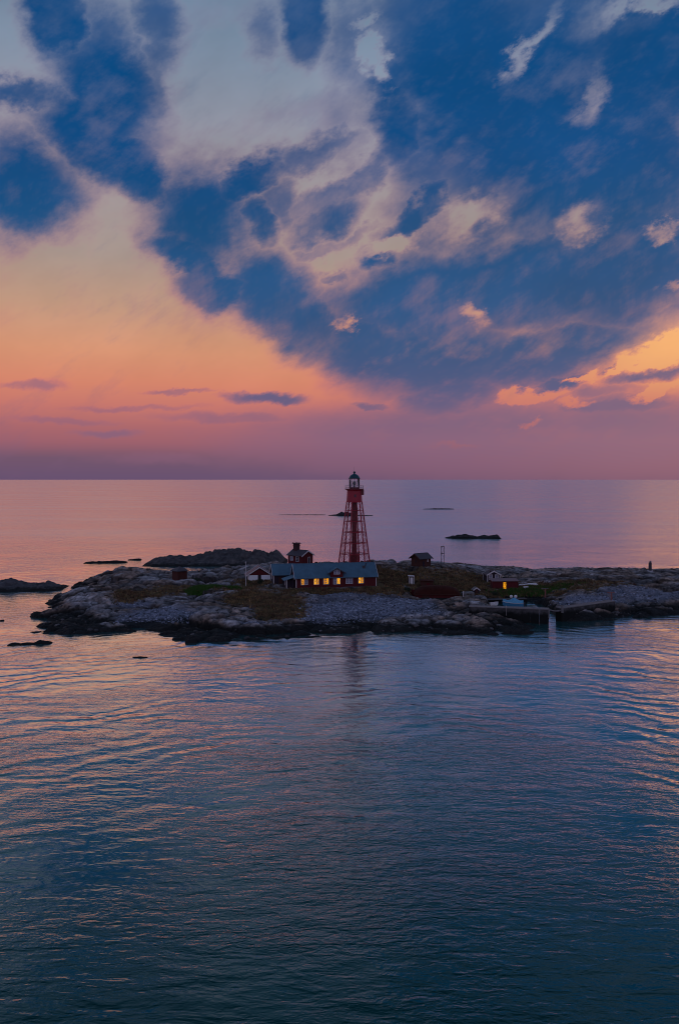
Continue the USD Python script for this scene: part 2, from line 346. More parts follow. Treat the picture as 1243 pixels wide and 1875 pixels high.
# ------------------------------------------------------------------ sea
def build_sea():
    g = Graph()
    pos = g.add('geometry') + '.position'
    flat = g.vmath('multiply', pos, (1, 1, 0)) + '.vector'
    # long low wavelets running in on the island, bent in wide arcs
    arc = g.add('mapping', {'location': (-12.0, -25.0, 0.0)}, vector=flat) + '.vector'
    warp = g.vmath('scale', g.vmath('subtract', g.noise(flat, 0.045, 3, 0.55, 'color'), (0.5, 0.5, 0.5)) + '.vector', scale=26.0) + '.vector'
    arcw = g.vmath('add', arc, warp) + '.vector'
    rings = g.add('wave_texture', {'wave_type': 'rings', 'rings_direction': 'z', 'profile': 'sine', 'scale': 0.5 * 3.14159 / 10 / SEA['ring'] * 2, 'distortion': 3.5, 'detail': 3.0, 'detail_scale': 1.2, 'detail_roughness': 0.6}, vector=arcw) + '.fac'
    patch = g.step(g.noise(flat, 0.022, 3, 0.5), 0.38, 0.62, 0.25, 1.0)
    def layer(sx, ang, scale, detail, dist):
        m = g.add('mapping', {'scale': (sx, 1.0, 1.0), 'rotation': (0, 0, ang)}, vector=flat) + '.vector'
        return g.noise(m, scale, detail, 0.55, distortion=dist)
    chop = layer(0.40, 0.10, SEA['chop'], 3, 0.4)
    ripple = layer(0.42, -0.16, SEA['ripple'], 3, 0.7)
    fine = layer(0.5, 0.25, SEA['fine'], 2, 0.5)
    lee = g.step(g.add('separate_xyz', vector=pos) + '.y', 105, 180, 1.0, 0.52)
    h = g.math('multiply', g.math('multiply', rings, g.math('multiply', patch, g.step(g.add('separate_xyz', vector=pos) + '.y', 62, 105))), SEA['ring_h'])
    h = g.math('add', h, g.math('multiply', chop, SEA['chop_h']))
    gust = g.step(g.noise(g.add('mapping', {'scale': (0.6, 1.0, 1.0), 'rotation': (0, 0, 0.5)}, vector=flat) + '.vector', 0.035, 4, 0.6), 0.36, 0.64, 0.15, 1.3)
    h = g.math('add', h, g.math('multiply', g.math('multiply', ripple, gust), SEA['ripple_h']))
    h = g.math('add', h, g.math('multiply', g.math('multiply', fine, gust), SEA['fine_h']))
    h = g.math('multiply', h, lee)
    nrm = g.add('bump', {'strength': 1.0, 'distance': 1.0}, height=h) + '.normal'
    # the bottom shoals towards the island
    depth = g.math('add', g.math('multiply', g.noise(flat, 0.03, 4, 0.6), 0.5), g.step(g.add('separate_xyz', vector=pos) + '.y', 62, 150, 0.05, 0.5))
    col = g.ramp(depth, [(0.3, SEA['deep']), (0.7, SEA['shoal'])])
    rough = g.step(g.noise(g.add('mapping', {'scale': (0.25, 1.0, 1.0)}, vector=flat) + '.vector', 0.012, 4, 0.55), 0.35, 0.65, 0.9, 1.1)
    yy = g.add('separate_xyz', vector=pos) + '.y'
    rough = g.math('multiply', rough, g.step(yy, 120, 620, SEA['rough'], 0.19))   # the open sea behind is choppier than the lee of the island
    fr = g.add('fresnel', {'IOR': 1.333}, normal=nrm) + '.fac'
    fac = g.math('minimum', g.math('multiply_add', fr, 3.6, -0.115, clamp=True), 0.90)
    body = g.add('diffuse_bsdf', {}, color=col, normal=nrm) + '.BSDF'
    shine = g.add('glossy_bsdf', {'color': (0.97, 0.97, 0.97), 'distribution': 'multi_ggx'}, roughness=rough, normal=nrm) + '.BSDF'
    b = g.add('mix_closure', {}, fac=fac, closure1=body, closure2=shine)
    mat = g.material('sea_water', b + '.closure')
    R = 40000.0
    xs = np.concatenate([[-R, -8000, -2000], np.linspace(-600, 600, 13), [2000, 8000, R]])
    ys = np.concatenate([[-R, -4000, -800], np.linspace(-100, 1100, 13), [3000, 9000, R]])
    X, Y = np.meshgrid(xs, ys); n = len(xs)
    v = np.stack([X.ravel(), Y.ravel(), np.zeros(X.size)], 1)
    f = [(j * n + i, j * n + i + 1, (j + 1) * n + i + 1, (j + 1) * n + i) for j in range(len(ys) - 1) for i in range(n - 1)]
    tag(obj('sea', (v, np.array(f)), mat), kind='structure')
SEA = dict(ring=5.0, ring_h=0.125, chop=0.5, chop_h=0.17, ripple=1.25, ripple_h=0.125, fine=3.4, fine_h=0.036, rough=0.022, deep=(0.0004, 0.036, 0.036), shoal=(0.001, 0.092, 0.094))
build_sea()

# ------------------------------------------------------------------ island terrain
from scipy.spatial import cKDTree
rng = np.random.default_rng(7)
SHORE = [(52, 1156), (75, 1160), (100, 1161), (150, 1161), (220, 1154), (300, 1164), (350, 1174), (400, 1178), (440, 1181), (485, 1170), (560, 1168), (640, 1164), (720, 1165), (800, 1167),
         (880, 1163), (960, 1161), (988, 1158), (994, 1150), (975, 1144),
         (1030, 1139), (1060, 1139), (1100, 1138), (1130, 1132), (1160, 1133), (1190, 1131), (1243, 1129), (1330, 1128), (1450, 1128),
         (58, 1148), (80, 1112), (110, 1091), (140, 1075), (165, 1061)]
INLAND = [  # px, py, distance
    (640, 1140, 209), (640, 1110, 225), (640, 1090, 240), (640, 1078, 250), (560, 1140, 208), (560, 1110, 224), (560, 1090, 240), (560, 1079, 250), (600, 1077, 254), (690, 1075, 256), (620, 1069, 262),
    (440, 1150, 200), (440, 1120, 218), (440, 1090, 240), (440, 1075, 255), (500, 1080, 250), (500, 1066, 264), (475, 1062, 266), (475, 1050, 280), (380, 1085, 243), (380, 1068, 262), (400, 1050, 285),
    (300, 1140, 208), (300, 1112, 222), (300, 1085, 245), (300, 1068, 262), (330, 1065, 266), (330, 1050, 288), (380, 1130, 209),
    (200, 1130, 214), (200, 1110, 226), (200, 1085, 246), (200, 1065, 268), (195, 1047, 295), (230, 1043, 296), (270, 1044, 294), (250, 1062, 272), (120, 1140, 209), (120, 1112, 227), (110, 1095, 250), (150, 1090, 245), (160, 1072, 268), (160, 1112, 226),
    (290, 1049, 292), (370, 1046, 296), (415, 1040, 305), (440, 1037, 318),
    (505, 1036, 300), (550, 1038, 283), (600, 1037, 285), (650, 1036, 285), (700, 1034, 286), (560, 1034, 305), (650, 1034, 302),
    (750, 1140, 207), (750, 1115, 222), (750, 1100, 234), (700, 1090, 240), (700, 1070, 258), (750, 1068, 266), (750, 1050, 278), (750, 1036, 287), (790, 1035, 289), (790, 1060, 270), (800, 1098, 244), (800, 1130, 212),
    (820, 1036, 290), (850, 1147, 206), (850, 1122, 214), (885, 1124, 212), (915, 1131, 209.5), (880, 1145, 204.5), (950, 1140, 207), (850, 1106, 234), (850, 1090, 250), (850, 1070, 265), (850, 1050, 280), (850, 1040, 290), (890, 1047, 290), (890, 1066, 273), (890, 1090, 252),
    (930, 1152, 203), (930, 1100, 253), (930, 1080, 261), (930, 1066, 275), (940, 1056, 290), (970, 1072, 266), (970, 1098, 254), (985, 1150, 205),
    (1000, 1096, 254), (1000, 1075, 268), (1000, 1049, 288), (1060, 1115, 221), (1060, 1104, 229), (1060, 1080, 250), (1060, 1060, 272), (1060, 1050, 290), (1130, 1106, 230), (1150, 1118, 228), (1150, 1092, 244), (1150, 1066, 265), (1150, 1050, 290),
    (1190, 1047, 290), (1243, 1112, 230), (1243, 1085, 248), (1243, 1051, 290), (1350, 1110, 230), (1350, 1080, 250), (1350, 1053, 290), (1450, 1110, 232), (1450, 1060, 285)]
pts = [on_water(*s) for s in SHORE] + [at(*p) for p in INLAND]
def w(x, y, z): pts.append(np.array([x, y, z], float))
# sea floor round about and the far shore
for s in SHORE[:19]:
    q = on_water(*s); w(q[0] * 1.0, q[1] - 9, -3.5)
for s in SHORE[19:28]:
    q = on_water(*s); w(q[0], q[1] - 9, -3.5)
for px, py in [(30, 1150), (50, 1108), (85, 1085), (118, 1068), (140, 1052)]:
    q = on_water(px, py); w(q[0] - 4, q[1] + 4, -3.5)
for x, z in [(-75, -.3), (-60, 0), (-45, 0.0), (-30, 0.5)]: w(x, 318, z - .6 if x < -40 else 3.2); w(x, 336, -2.5 if x < -40 else 2.6)
for x in (-10, 10, 30, 50, 70, 100, 130, 160): w(x, 322, 4.2 if x < 60 else 2.5); w(x, 345, -1.5 if x > -5 else 1.5); w(x, 365, -4)
for y in (230, 260, 290): w(190, y, 0); w(205, y, -4)
for x in (-120, -140): w(x, 300, -4); w(x, 250, -4)
P = np.array(pts)
BASIN = [(47, 219), (58.5, 217), (59.5, 226), (60.5, 246), (55, 250), (46, 249), (44, 234)]
STEP = 0.4
gx = np.arange(-112, 200, STEP); gy = np.arange(176, 352, STEP)
X, Y = np.meshgrid(gx, gy)
coarse = 2.0
cx, cy = np.arange(-112, 204, coarse), np.arange(176, 356, coarse)
CX, CY = np.meshgrid(cx, cy)
rbf = RBFInterpolator(P[:, :2], P[:, 2], kernel='linear', smoothing=0.15, neighbors=40)
CZ = gaussian_filter(rbf(np.stack([CX.ravel(), CY.ravel()], 1)).reshape(CX.shape), 0.7)
from scipy.interpolate import RegularGridInterpolator
Zb = RegularGridInterpolator((cy, cx), CZ, bounds_error=False, fill_value=None)((Y, X))
from shapely.geometry import Polygon, Point
import shapely
basin = Polygon(BASIN)
ins = shapely.distance(basin.exterior, shapely.points(X, Y)) * np.where(shapely.contains(basin, shapely.points(X, Y)), 1, -1)
dip = np.clip((ins + 1.5) / 3.0, 0, 1)
Zb = Zb * (1 - dip) + (-1.6) * dip

def nz(scale, octaves=4, seed=0, sx=1.0, sy=1.0):
    return meshkit.fbm(np.stack([X * scale * sx, Y * scale * sy, np.zeros_like(X) + 0.5], -1), octaves, seed)

def field(rows):
    """soft patches: px, py, distance, half width and half depth in metres, weight"""
    out = np.zeros_like(X)
    for px, py, dist, rx, ry, wt in rows:
        c = at(px, py, dist)
        r = np.hypot((X - c[0] + (wx2 * 5)) / rx, (Y - c[1] + (wy2 * 7)) / ry)
        out = np.maximum(out, wt * np.clip((1.3 - r) / 0.6, 0, 1))
    return out
wx2, wy2 = nz(0.12, 4, 31) - 0.5, nz(0.12, 4, 37) - 0.5
beach = field([(290, 1126, 214, 9.5, 7.5, 1), (250, 1134, 210, 5, 3.5, 1), (660, 1115, 222, 15, 12, 1), (600, 1130, 213, 7, 7, .9), (720, 1105, 229, 11, 10, .9), (760, 1120, 218, 8, 7, .7),
               (470, 1162, 202, 3.2, 1.6, .8), (1080, 1096, 236, 10, 5, .8), (1180, 1090, 245, 14, 8, .55), (640, 1092, 238, 12, 5, .5), (240, 1110, 226, 5, 3, .6)])
grass = field([(510, 1110, 225, 7, 13, 1), (470, 1095, 236, 10, 8, .75), (530, 1128, 216, 4, 6, .9), (600, 1084, 245, 15, 4.5, .9), (660, 1084, 245, 10, 4, .8), (450, 1080, 250, 12, 6, .55), (255, 1090, 240, 8, 9, .75), (235, 1100, 232, 4, 6, .8),
               (320, 1080, 250, 8, 7, .6), (700, 1075, 254, 8, 9, .85), (720, 1060, 270, 12, 8, .8), (800, 1052, 276, 22, 9, .55), (820, 1075, 262, 14, 7, .9), (880, 1088, 254, 11, 4, .9), (940, 1085, 258, 10, 4, .9), (1020, 1074, 266, 18, 5, 1), (860, 1060, 272, 16, 8, .6),
               (640, 1045, 275, 22, 10, .8), (560, 1060, 268, 14, 8, .8), (1100, 1078, 260, 12, 5, .5), (480, 1066, 262, 9, 6, .6), (1060, 1084, 256, 12, 4, .6)])
green = field([(365, 1080, 249, 4.2, 3.5, 1), (385, 1079, 250, 3.5, 2.5, .8), (350, 1083, 247, 2.5, 2.5, .7), (425, 1080, 250, 3, 2, .4), (960, 1083, 260, 10, 2.5, .35), (1010, 1077, 264, 10, 2.5, .3)])
soft = np.clip(np.maximum(beach, grass), 0, 1)

# granite: rounded blocks parted by joints, at three sizes
def blocks(cell, seed, ang, stretch, warp):
    r = np.random.default_rng(seed)
    c, s = math.cos(ang), math.sin(ang)
    U = (X * c + Y * s) / stretch + (nz(0.25 / cell * 2, 3, seed) - .5) * warp
    V = (-X * s + Y * c) + (nz(0.25 / cell * 2, 3, seed + 5) - .5) * warp
    u0, u1, v0, v1 = U.min(), U.max(), V.min(), V.max()
    nu, nv = int((u1 - u0) / cell) + 2, int((v1 - v0) / cell) + 2
    gu, gv = np.meshgrid(np.arange(nu), np.arange(nv))
    q = np.stack([u0 + (gu + r.random(gu.shape)).ravel() * cell, v0 + (gv + r.random(gu.shape)).ravel() * cell], 1)
    dist, idx = cKDTree(q).query(np.stack([U.ravel(), V.ravel()], 1), k=2)
    gap = ((dist[:, 1] - dist[:, 0]) / cell).reshape(X.shape)
    tone = r.random(len(q))[idx[:, 0]].reshape(X.shape)
    tilt = (r.random((len(q), 2)) - .5)[idx[:, 0]]
    off = q[idx[:, 0]]
    lean = (tilt[:, 0] * (U.ravel() - off[:, 0]) + tilt[:, 1] * (V.ravel() - off[:, 1])).reshape(X.shape)
    return gap, tone, lean
g1, t1, l1 = blocks(8.5, 1, 0.30, 2.0, 5.0)
g2, t2, l2 = blocks(3.6, 2, -0.15, 1.9, 2.4)
g3, t3, l3 = blocks(1.6, 3, 0.1, 1.7, 1.0)
rock = (np.clip(g1 / .35, 0, 1) ** .6 - 1) * 1.5 + (t1 - .5) * 1.5 + l1 * .35
rock += (np.clip(g2 / .4, 0, 1) ** .6 - 1) * .65 + (t2 - .5) * .7 + l2 * .35
rock += (np.clip(g3 / .45, 0, 1) ** .6 - 1) * .17 + (t3 - .5) * .16
rock += (nz(0.5, 4, 11, 0.4, 1.8) - .5) * .9 + np.abs(nz(0.22, 3, 14, 0.5, 2.6) - .5) * -1.3 + (nz(1.6, 3, 12) - .5) * .25
low = np.clip(1 - np.abs(Zb - .7) / 1.6, 0, 1)
crest_x = np.clip((X - 20) / 20, 0, 1) * np.clip((Y - 262) / 15, 0, 1)
amp = (1 - np.maximum(.85 * beach, .58 * grass)) * (1 - .45 * crest_x)
Z = Zb + rock * amp * 0.95 + .6 * amp
Z += soft * ((nz(.35, 4, 21) - .5) * .7 + (nz(1.3, 3, 22) - .5) * .22)
deep = np.clip((-Zb - .3) / 1.2, 0, 1)
Z = Z * (1 - deep) + (Zb - 1.0) * deep
Z = Z * (1 - dip) + np.minimum(Z, -1.2) * dip

PADS = []
def pad(x, y, z, r, soft_r=3.0):
    global Z
    k = np.clip((r + soft_r - np.hypot(X - x, Y - y)) / soft_r, 0, 1); k = k * k * (3 - 2 * k)
    Z = Z * (1 - k) + z * k

def pad_box(loc, rotz, L, W, z, soft_r=2.5):
    global Z
    c, s = math.cos(math.radians(rotz)), math.sin(math.radians(rotz))
    U = (X - loc[0]) * c + (Y - loc[1]) * s; V = -(X - loc[0]) * s + (Y - loc[1]) * c
    d = np.hypot(np.maximum(np.abs(U) - L / 2, 0), np.maximum(np.abs(V) - W / 2, 0))
    k = np.clip(1 - d / soft_r, 0, 1); k = k * k * (3 - 2 * k)
    Z = Z * (1 - k) + z * k

# the places of the buildings (world metres)
SITE = {}
def site(name, px, py, dist, rotz, L, W, dz=0.0):
    p = at(px, py, dist); SITE[name] = (p[0], p[1], p[2] + dz, rotz)
    pad_box(p, rotz, L + .6, W + .6, p[2] + dz + .12)
hy = 12.0
hx, hD = at(542, 1079, 248), 248
u = np.array([math.cos(math.radians(hy)), math.sin(math.radians(hy))]); vv = np.array([-u[1], u[0]])
hc = hx[:2] + u * 12.6 + vv * 4.0
SITE['house'] = (hc[0], hc[1], 4.6, hy); pad_box(hc, hy, 30, 9, 4.65)
ac = hx[:2] + u * (-2.6) + vv * 11.5
SITE['annex'] = (ac[0], ac[1], 5.0, hy); pad_box(ac, hy, 8, 7, 5.1)
site('tower_house', 550, 1037.5, 285, -40, 7.0, 6.0)
site('log_hut', 329, 1065, 266, 42, 3.6, 3.6)
site('boathouse', 474, 1061.5, 270, 9, 7.0, 7.0)
site('hilltop_hut', 770.5, 1037.5, 287, 38, 5.0, 4.6)
site('outhouse', 752.5, 1070, 268, 0, 2, 2)
site('long_shed', 799, 1093, 251.5, -4, 13.5, 7.0)
site('back_shed', 781, 1074, 262, -4, 4.2, 4.0)
site('gable_cottage', 900, 1066, 274, 6, 4.4, 5)
site('lit_shed', 922.5, 1078, 264, 4, 8.2, 3.6)
site('well_house', 871, 1087, 255, 5, 2.2, 2.2)
TB = at(648.6, 1036, 285); pad(TB[0], TB[1], TB[2], 6.5, 4)
site('beacon', 1190, 1046.5, 290, 0, 1.6, 1.6)

zi = RegularGridInterpolator((gy, gx), Z, bounds_error=False, fill_value=-5.0)
def ground(x, y): return float(zi((y, x)))

def build_island():
    ny, nx = Z.shape
    V = np.stack([X.ravel(), Y.ravel(), Z.ravel()], 1)
    idx = np.arange(ny * nx).reshape(ny, nx)
    q = np.stack([idx[:-1, :-1], idx[:-1, 1:], idx[1:, 1:], idx[1:, :-1]], -1).reshape(-1, 4)
    keep = V[q][:, :, 2].max(1) > -0.9
    q = q[keep]
    used = np.unique(q); remap = np.full(len(V), -1); remap[used] = np.arange(len(used))
    tri = remap[np.vstack([q[:, [0, 1, 2]], q[:, [0, 2, 3]]])]
    tm = trimesh.Trimesh(V[used], tri, process=False)
    g = Graph()
    pos = g.add('geometry') + '.position'
    cov = g.add('attribute', {'attribute': 'cover'}) + '.color'
    cs = g.add('separate_color', color=cov)
    n1 = g.noise(pos, 0.35, 6, 0.65); n2 = g.noise(pos, 2.2, 5, 0.65); n3 = g.noise(pos, 7.0, 4, 0.6)
    rockc = g.ramp(n1, [(0.28, (0.05, 0.052, 0.058)), (0.43, (0.16, 0.165, 0.18)), (0.58, (0.27, 0.27, 0.285)), (0.75, (0.42, 0.42, 0.43))])
    tonef = g.add('attribute', {'attribute': 'tone'}) + '.fac'
    rockc = g.vmath('scale', rockc, scale=g.math('multiply_add', tonef, 1.9, 0.12)) + '.vector'
    warm = g.step(g.noise(pos, 0.11, 4, 0.6), 0.40, 0.60, 0.0, 0.95)
    rockc = g.mix(warm, rockc, g.vmath('multiply', rockc, (0.92, 0.70, 0.54)) + '.vector')
    lich = g.step(n2, 0.5, 0.72, 0.0, 0.55)
    rockc = g.mix(lich, rockc, (0.07, 0.062, 0.045))
    # joints between the blocks coloured near black
    jf = g.add('attribute', {'attribute': 'joint'}) + '.fac'
    rockc = g.mix(g.math('multiply', jf, 0.96), rockc, (0.010, 0.010, 0.011))
    peb = g.ramp(n3, [(0.3, (0.07, 0.09, 0.13)), (0.5, (0.18, 0.215, 0.29)), (0.7, (0.33, 0.38, 0.48))])
    gr = g.ramp(n2, [(0.28, (0.032, 0.025, 0.016)), (0.48, (0.11, 0.075, 0.038)), (0.68, (0.23, 0.145, 0.06))])
    grn = g.ramp(n2, [(0.3, (0.010, 0.025, 0.006)), (0.65, (0.030, 0.070, 0.012))])
    col = g.mix(cs + '.r', rockc, peb)
    gm = g.step(g.math('add', cs + '.g', g.math('multiply', g.math('subtract', n2, 0.5), 1.1)), 0.35, 0.62)
    col = g.mix(gm, col, gr)
    col = g.mix(g.step(g.math('add', cs + '.b', g.math('multiply', g.math('subtract', n2, 0.5), 0.6)), 0.35, 0.6), col, grn)
    # seaweed and black tide band at the foot of the rocks
    z = g.add('separate_xyz', vector=pos) + '.z'
    wob = g.math('multiply', g.math('subtract', g.noise(pos, 0.13, 5, 0.65), 0.5), 4.4)
    band = g.step(g.math('add', z, wob), 2.5, 1.3)
    col = g.mix(g.math('multiply', band, 0.97), col, g.ramp(n2, [(0.4, (0.004, 0.006, 0.007)), (0.75, (0.022, 0.025, 0.024))]))
    hgt = g.math('add', g.math('multiply', n2, 0.30), g.math('multiply', n3, 0.16))
    nrm = g.add('bump', {'strength': 1.0, 'distance': 1.0}, height=hgt) + '.normal'
    b = g.add('principled_bsdf', {'specular_ior_level': 0.12}, base_color=col, normal=nrm, roughness=g.math('multiply_add', band, -0.2, 0.95))
    m = obj('island', tm, g.material('island_ground', b + '.BSDF'), smooth=True)
    pv = UsdGeom.PrimvarsAPI(m)
    c = np.stack([beach, grass, green], -1).reshape(-1, 3)[used].astype(np.float32)
    pv.CreatePrimvar('cover', Sdf.ValueTypeNames.Color3fArray, 'vertex').Set(Vt.Vec3fArray.FromNumpy(c))
    tone = np.clip(.45 * t1 + .35 * t2 + .3 * t3, 0, 1).ravel()[used].astype(np.float32)
    pv.CreatePrimvar('tone', Sdf.ValueTypeNames.FloatArray, 'vertex').Set(Vt.FloatArray.FromNumpy(tone))
    joint = np.clip(np.maximum.reduce([1 - g1 / .13, (1 - g2 / .2) * 1.0, (1 - g3 / .22) * .8]), 0, 1)
    pv.CreatePrimvar('joint', Sdf.ValueTypeNames.FloatArray, 'vertex').Set(Vt.FloatArray.FromNumpy(joint.ravel()[used].astype(np.float32)))
    tag(m, kind='structure')
build_island()

# ------------------------------------------------------------------ rocks standing in the sea
def rock_material(name, dark, light, wet=0.9):
    g = Graph()
    pos = g.add('geometry') + '.position'
    n1, n2 = g.noise(pos, 0.5, 6, 0.65), g.noise(pos, 3.0, 5, 0.65)
    col = g.ramp(n1, [(0.3, dark), (0.7, light)])
    z = g.add('separate_xyz', vector=pos) + '.z'
    band = g.step(g.math('add', z, g.math('multiply', g.math('subtract', n1, 0.5), 1.6)), wet + .5, wet - .3)
    col = g.mix(g.math('multiply', band, 0.9), col, (0.012, 0.014, 0.014))
    nrm = g.add('bump', {'strength': 1.0, 'distance': 0.5}, height=g.math('add', n1, g.math('multiply', n2, 0.4))) + '.normal'
    b = g.add('principled_bsdf', {'specular_ior_level': 0.12, 'roughness': 0.85}, base_color=col, normal=nrm)
    return g.material(name, b + '.BSDF')
M['skerry_rock'] = rock_material('skerry_rock', (0.035, 0.036, 0.04), (0.11, 0.11, 0.12))
M['back_rock'] = rock_material('back_rock', (0.025, 0.026, 0.03), (0.115, 0.112, 0.115), 0.9)
M['wet_rock'] = rock_material('wet_rock', (0.018, 0.018, 0.02), (0.05, 0.048, 0.05))

def skerry(label, px0, px1, py, profile, depth, seed, mat, step=0.5, rough=0.35, group=None, lean=0.0, name='skerry'):
    """a rock in the sea from px0 to px1 with its waterline at py; profile = crest heights in metres from left to right"""
    a, b = on_water(px0, py), on_water(px1, py)
    L = np.linalg.norm(b - a); c = (a + b) / 2
    nx, ny = max(int(L / step), 12), max(int(depth / step), 8)
    U, V = np.meshgrid(np.linspace(-1, 1, nx), np.linspace(-1, 1, ny))
    xs, ys = U * L / 2 * 1.04, V * depth / 2
    p3 = np.stack([xs * .28 + seed * 7.1, ys * .28, np.zeros_like(xs) + seed], -1)
    n = meshkit.fbm(p3, 5, seed); n2 = meshkit.fbm(p3 * 3.1, 3, seed + 9)
    rs = np.random.default_rng(seed)
    kq = max(int(L * depth / (7.0 if depth > 8 else .8)), 10)
    sd = np.stack([(rs.random(kq) - .5) * L * 1.1, (rs.random(kq) - .5) * depth * 1.1], 1)
    wq = np.stack([xs.ravel() * .75 + (n.ravel() - .5) * 3, ys.ravel() + (n2.ravel() - .5) * 1.5], 1)
    dq, iq_ = cKDTree(sd * np.array([.75, 1])).query(wq, k=2)
    cellg = np.clip((dq[:, 1] - dq[:, 0]) / (1.6 if depth > 8 else .4), 0, 1).reshape(xs.shape) ** .6
    cellt = rs.random(kq)[iq_[:, 0]].reshape(xs.shape)
    prof = np.interp(U, np.linspace(-1, 1, len(profile)), profile)
    edge = np.abs(V - .35 * (meshkit.fbm(np.stack([xs * .1, xs * 0, xs * 0 + seed], -1), 3, seed) - .5) * 2)
    across = 1 - edge ** 1.7
    z = prof * across * (1 + rough * 2 * (n - .5)) + (n2 - .5) * rough * np.clip(prof, .3, 2.2) + (n - .5) * np.clip(prof, .2, 3) * rough
    z = z + np.clip(z, 0, 3.5) * (.26 * (cellg - 1) + .30 * (cellt - .5))
    r = np.clip((np.maximum(np.abs(U), np.abs(V)) - .86) / .14, 0, 1)
    z = z * (1 - r) - 0.8 * r
    v = np.stack([xs.ravel(), (ys + lean * U * L / 2).ravel(), z.ravel()], 1)
    idx = np.arange(nx * ny).reshape(ny, nx)
    f = np.stack([idx[:-1, :-1], idx[:-1, 1:], idx[1:, 1:], idx[1:, :-1]], -1).reshape(-1, 4)
    o = obj(name, (v, f), mat, smooth=True)
    o.AddTranslateOp().Set((float(c[0]), float(c[1] + depth * .38), 0.0))
    return tag(o, label, 'skerry', group)

skerry('long high granite skerry behind the island, beyond the inlet at left', 252, 520, 1036.5, [.6, 1.9, 2.9, 3.3, 3.2, 4.2, 6.2, 6.6, 6.4, 5.8, 5.6, 4.8, 4.0], 34, 3, M['back_rock'], 0.6, .30)
skerry('low dark skerry cut by the left edge of the photo', -60, 108, 1083, [1.8, 2.6, 3.2, 3.6, 3.0, 2.1, 1.9, 2.4, 1.5, .5], 17, 5, M['skerry_rock'], 0.5, .3, lean=.15)
skerry('thin flat reef at left of the long back skerry', 150, 232, 1031.5, [.2, .8, 1.0, .9, 1.1, .5], 5, 8, M['wet_rock'], .5, .3, lean=.18)
skerry('tiny dark reef almost touching the long back skerry', 233, 258, 1026, [.3, .6, .8, .6], 4, 12, M['wet_rock'], .4, .3)
skerry('dark jagged skerry in open water right of the lighthouse', 814, 919, 986.5, [.3, .6, 1.6, 2.0, 2.6, 3.0, 2.2, 1.2, 2.0, 2.2, 2.1, 2.4, 1.6], 10, 15, M['wet_rock'], .5, .3, lean=-.1)
skerry('far dark skerry seen through the lighthouse lattice', 598, 686, 944.5, [.3, .5, 1.4, 3.6, 4.2, 3.4, 1.2, .9, .6, .5, .5], 14, 17, M['wet_rock'], .7, .3)
skerry('faint hair-thin reef left of the far skerry', 506, 600, 943, [.1, .3, .5, .4, .6, .4, .3], 6, 19, M['wet_rock'], .8, .4)
skerry('farthest thin reef, right of the lighthouse near the horizon', 772, 834, 932.5, [.2, .6, 1.3, 1.4, 1.2, .4], 8, 23, M['wet_rock'], 1.0, .3)
skerry('pair of flat wet rock slabs awash at lower left', 12, 92, 1181, [.1, .55, .25, .5, .3, .7, .55, .3], 2.6, 25, M['wet_rock'], .2, .35, lean=.22)
skerry('small dark rock just breaking the surface below the left shore', 241, 271, 1205, [.1, .25, .35, .25, .1], .9, 29, M['wet_rock'], .12, .3)
skerry('flat dark rock lying off the front shore', 313, 342, 1172, [.3, .7, .8, .6], 1.9, 33, M['wet_rock'], .15, .3, name='shore_rock')
skerry('humped dark boulder in the water beside the flat shore rock', 337, 360, 1178, [.5, 1.2, 1.3, .6], 2.0, 35, M['wet_rock'], .15, .3, name='shore_rock')
skerry('speck of rock at the far left edge beside the island tip', -4, 6, 1138, [.2, .5, .3], 1.4, 37, M['wet_rock'], .2, .3, name='shore_rock')

# ------------------------------------------------------------------ buildings
FACES = {'front': 0, 'right': 90, 'back': 180, 'left': 270}
def on_face(m, face, L, W):
    """m is drawn on a wall facing -y at y = 0; moves it to a wall of an L x W house"""
    m = m.copy(); off = {'front': W / 2, 'back': W / 2, 'left': L / 2, 'right': L / 2}[face]
    m.apply_translation((0, -off, 0))
    return turn(m, FACES[face])

def window(parent, face, L, W, u0, zc, w_, h_, lit=(0,), cols=2, rows=3, mat='white_wood', proud=0.0, fw=0.13, name='window', off='dark_glass'):
    """a casement per entry of lit (1 = lamplight behind it): frame with glazing bars, each casement's glass a pane of its own"""
    n = len(lit); fr = []
    y0, y1 = -0.09 - proud, 0.04 - proud
    fr += [box(u0 - w_ / 2, u0 + w_ / 2, y0, y1, zc + s * (h_ / 2 - fw / 2) - fw / 2, zc + s * (h_ / 2 - fw / 2) + fw / 2) for s in (-1, 1)]
    for k in range(n + 1):
        x = u0 - w_ / 2 + fw / 2 + (w_ - fw) * k / n
        fr.append(box(x - fw / 2, x + fw / 2, y0 + .004, y1 - .004, zc - h_ / 2 + fw, zc + h_ / 2 - fw))
    for r in range(1, rows):
        z = zc - h_ / 2 + h_ * r / rows
        fr.append(box(u0 - w_ / 2 + fw, u0 + w_ / 2 - fw, -.055 - proud, -.022 - proud, z - .025, z + .025))
    f = obj(name, on_face(trimesh.util.concatenate(fr), face, L, W), M[mat], parent)
    for k, on in enumerate(lit):
        xa, xb = u0 - w_ / 2 + fw + (w_ - fw) * k / n, u0 - w_ / 2 + (w_ - fw) * (k + 1) / n
        pm = on_face(box(xa, xb, -.03 - proud, .012 - proud, zc - h_ / 2 + fw, zc + h_ / 2 - fw), face, L, W)
        o = obj('pane', pm, M[('lit_glass', 'lit_glass_bright', 'lit_glass_dim')[int(abs(u0) * 1.7 + k) % 3] if on else off], f)
        if on: tag(o, 'window pane glowing yellow with lamplight')
    return f

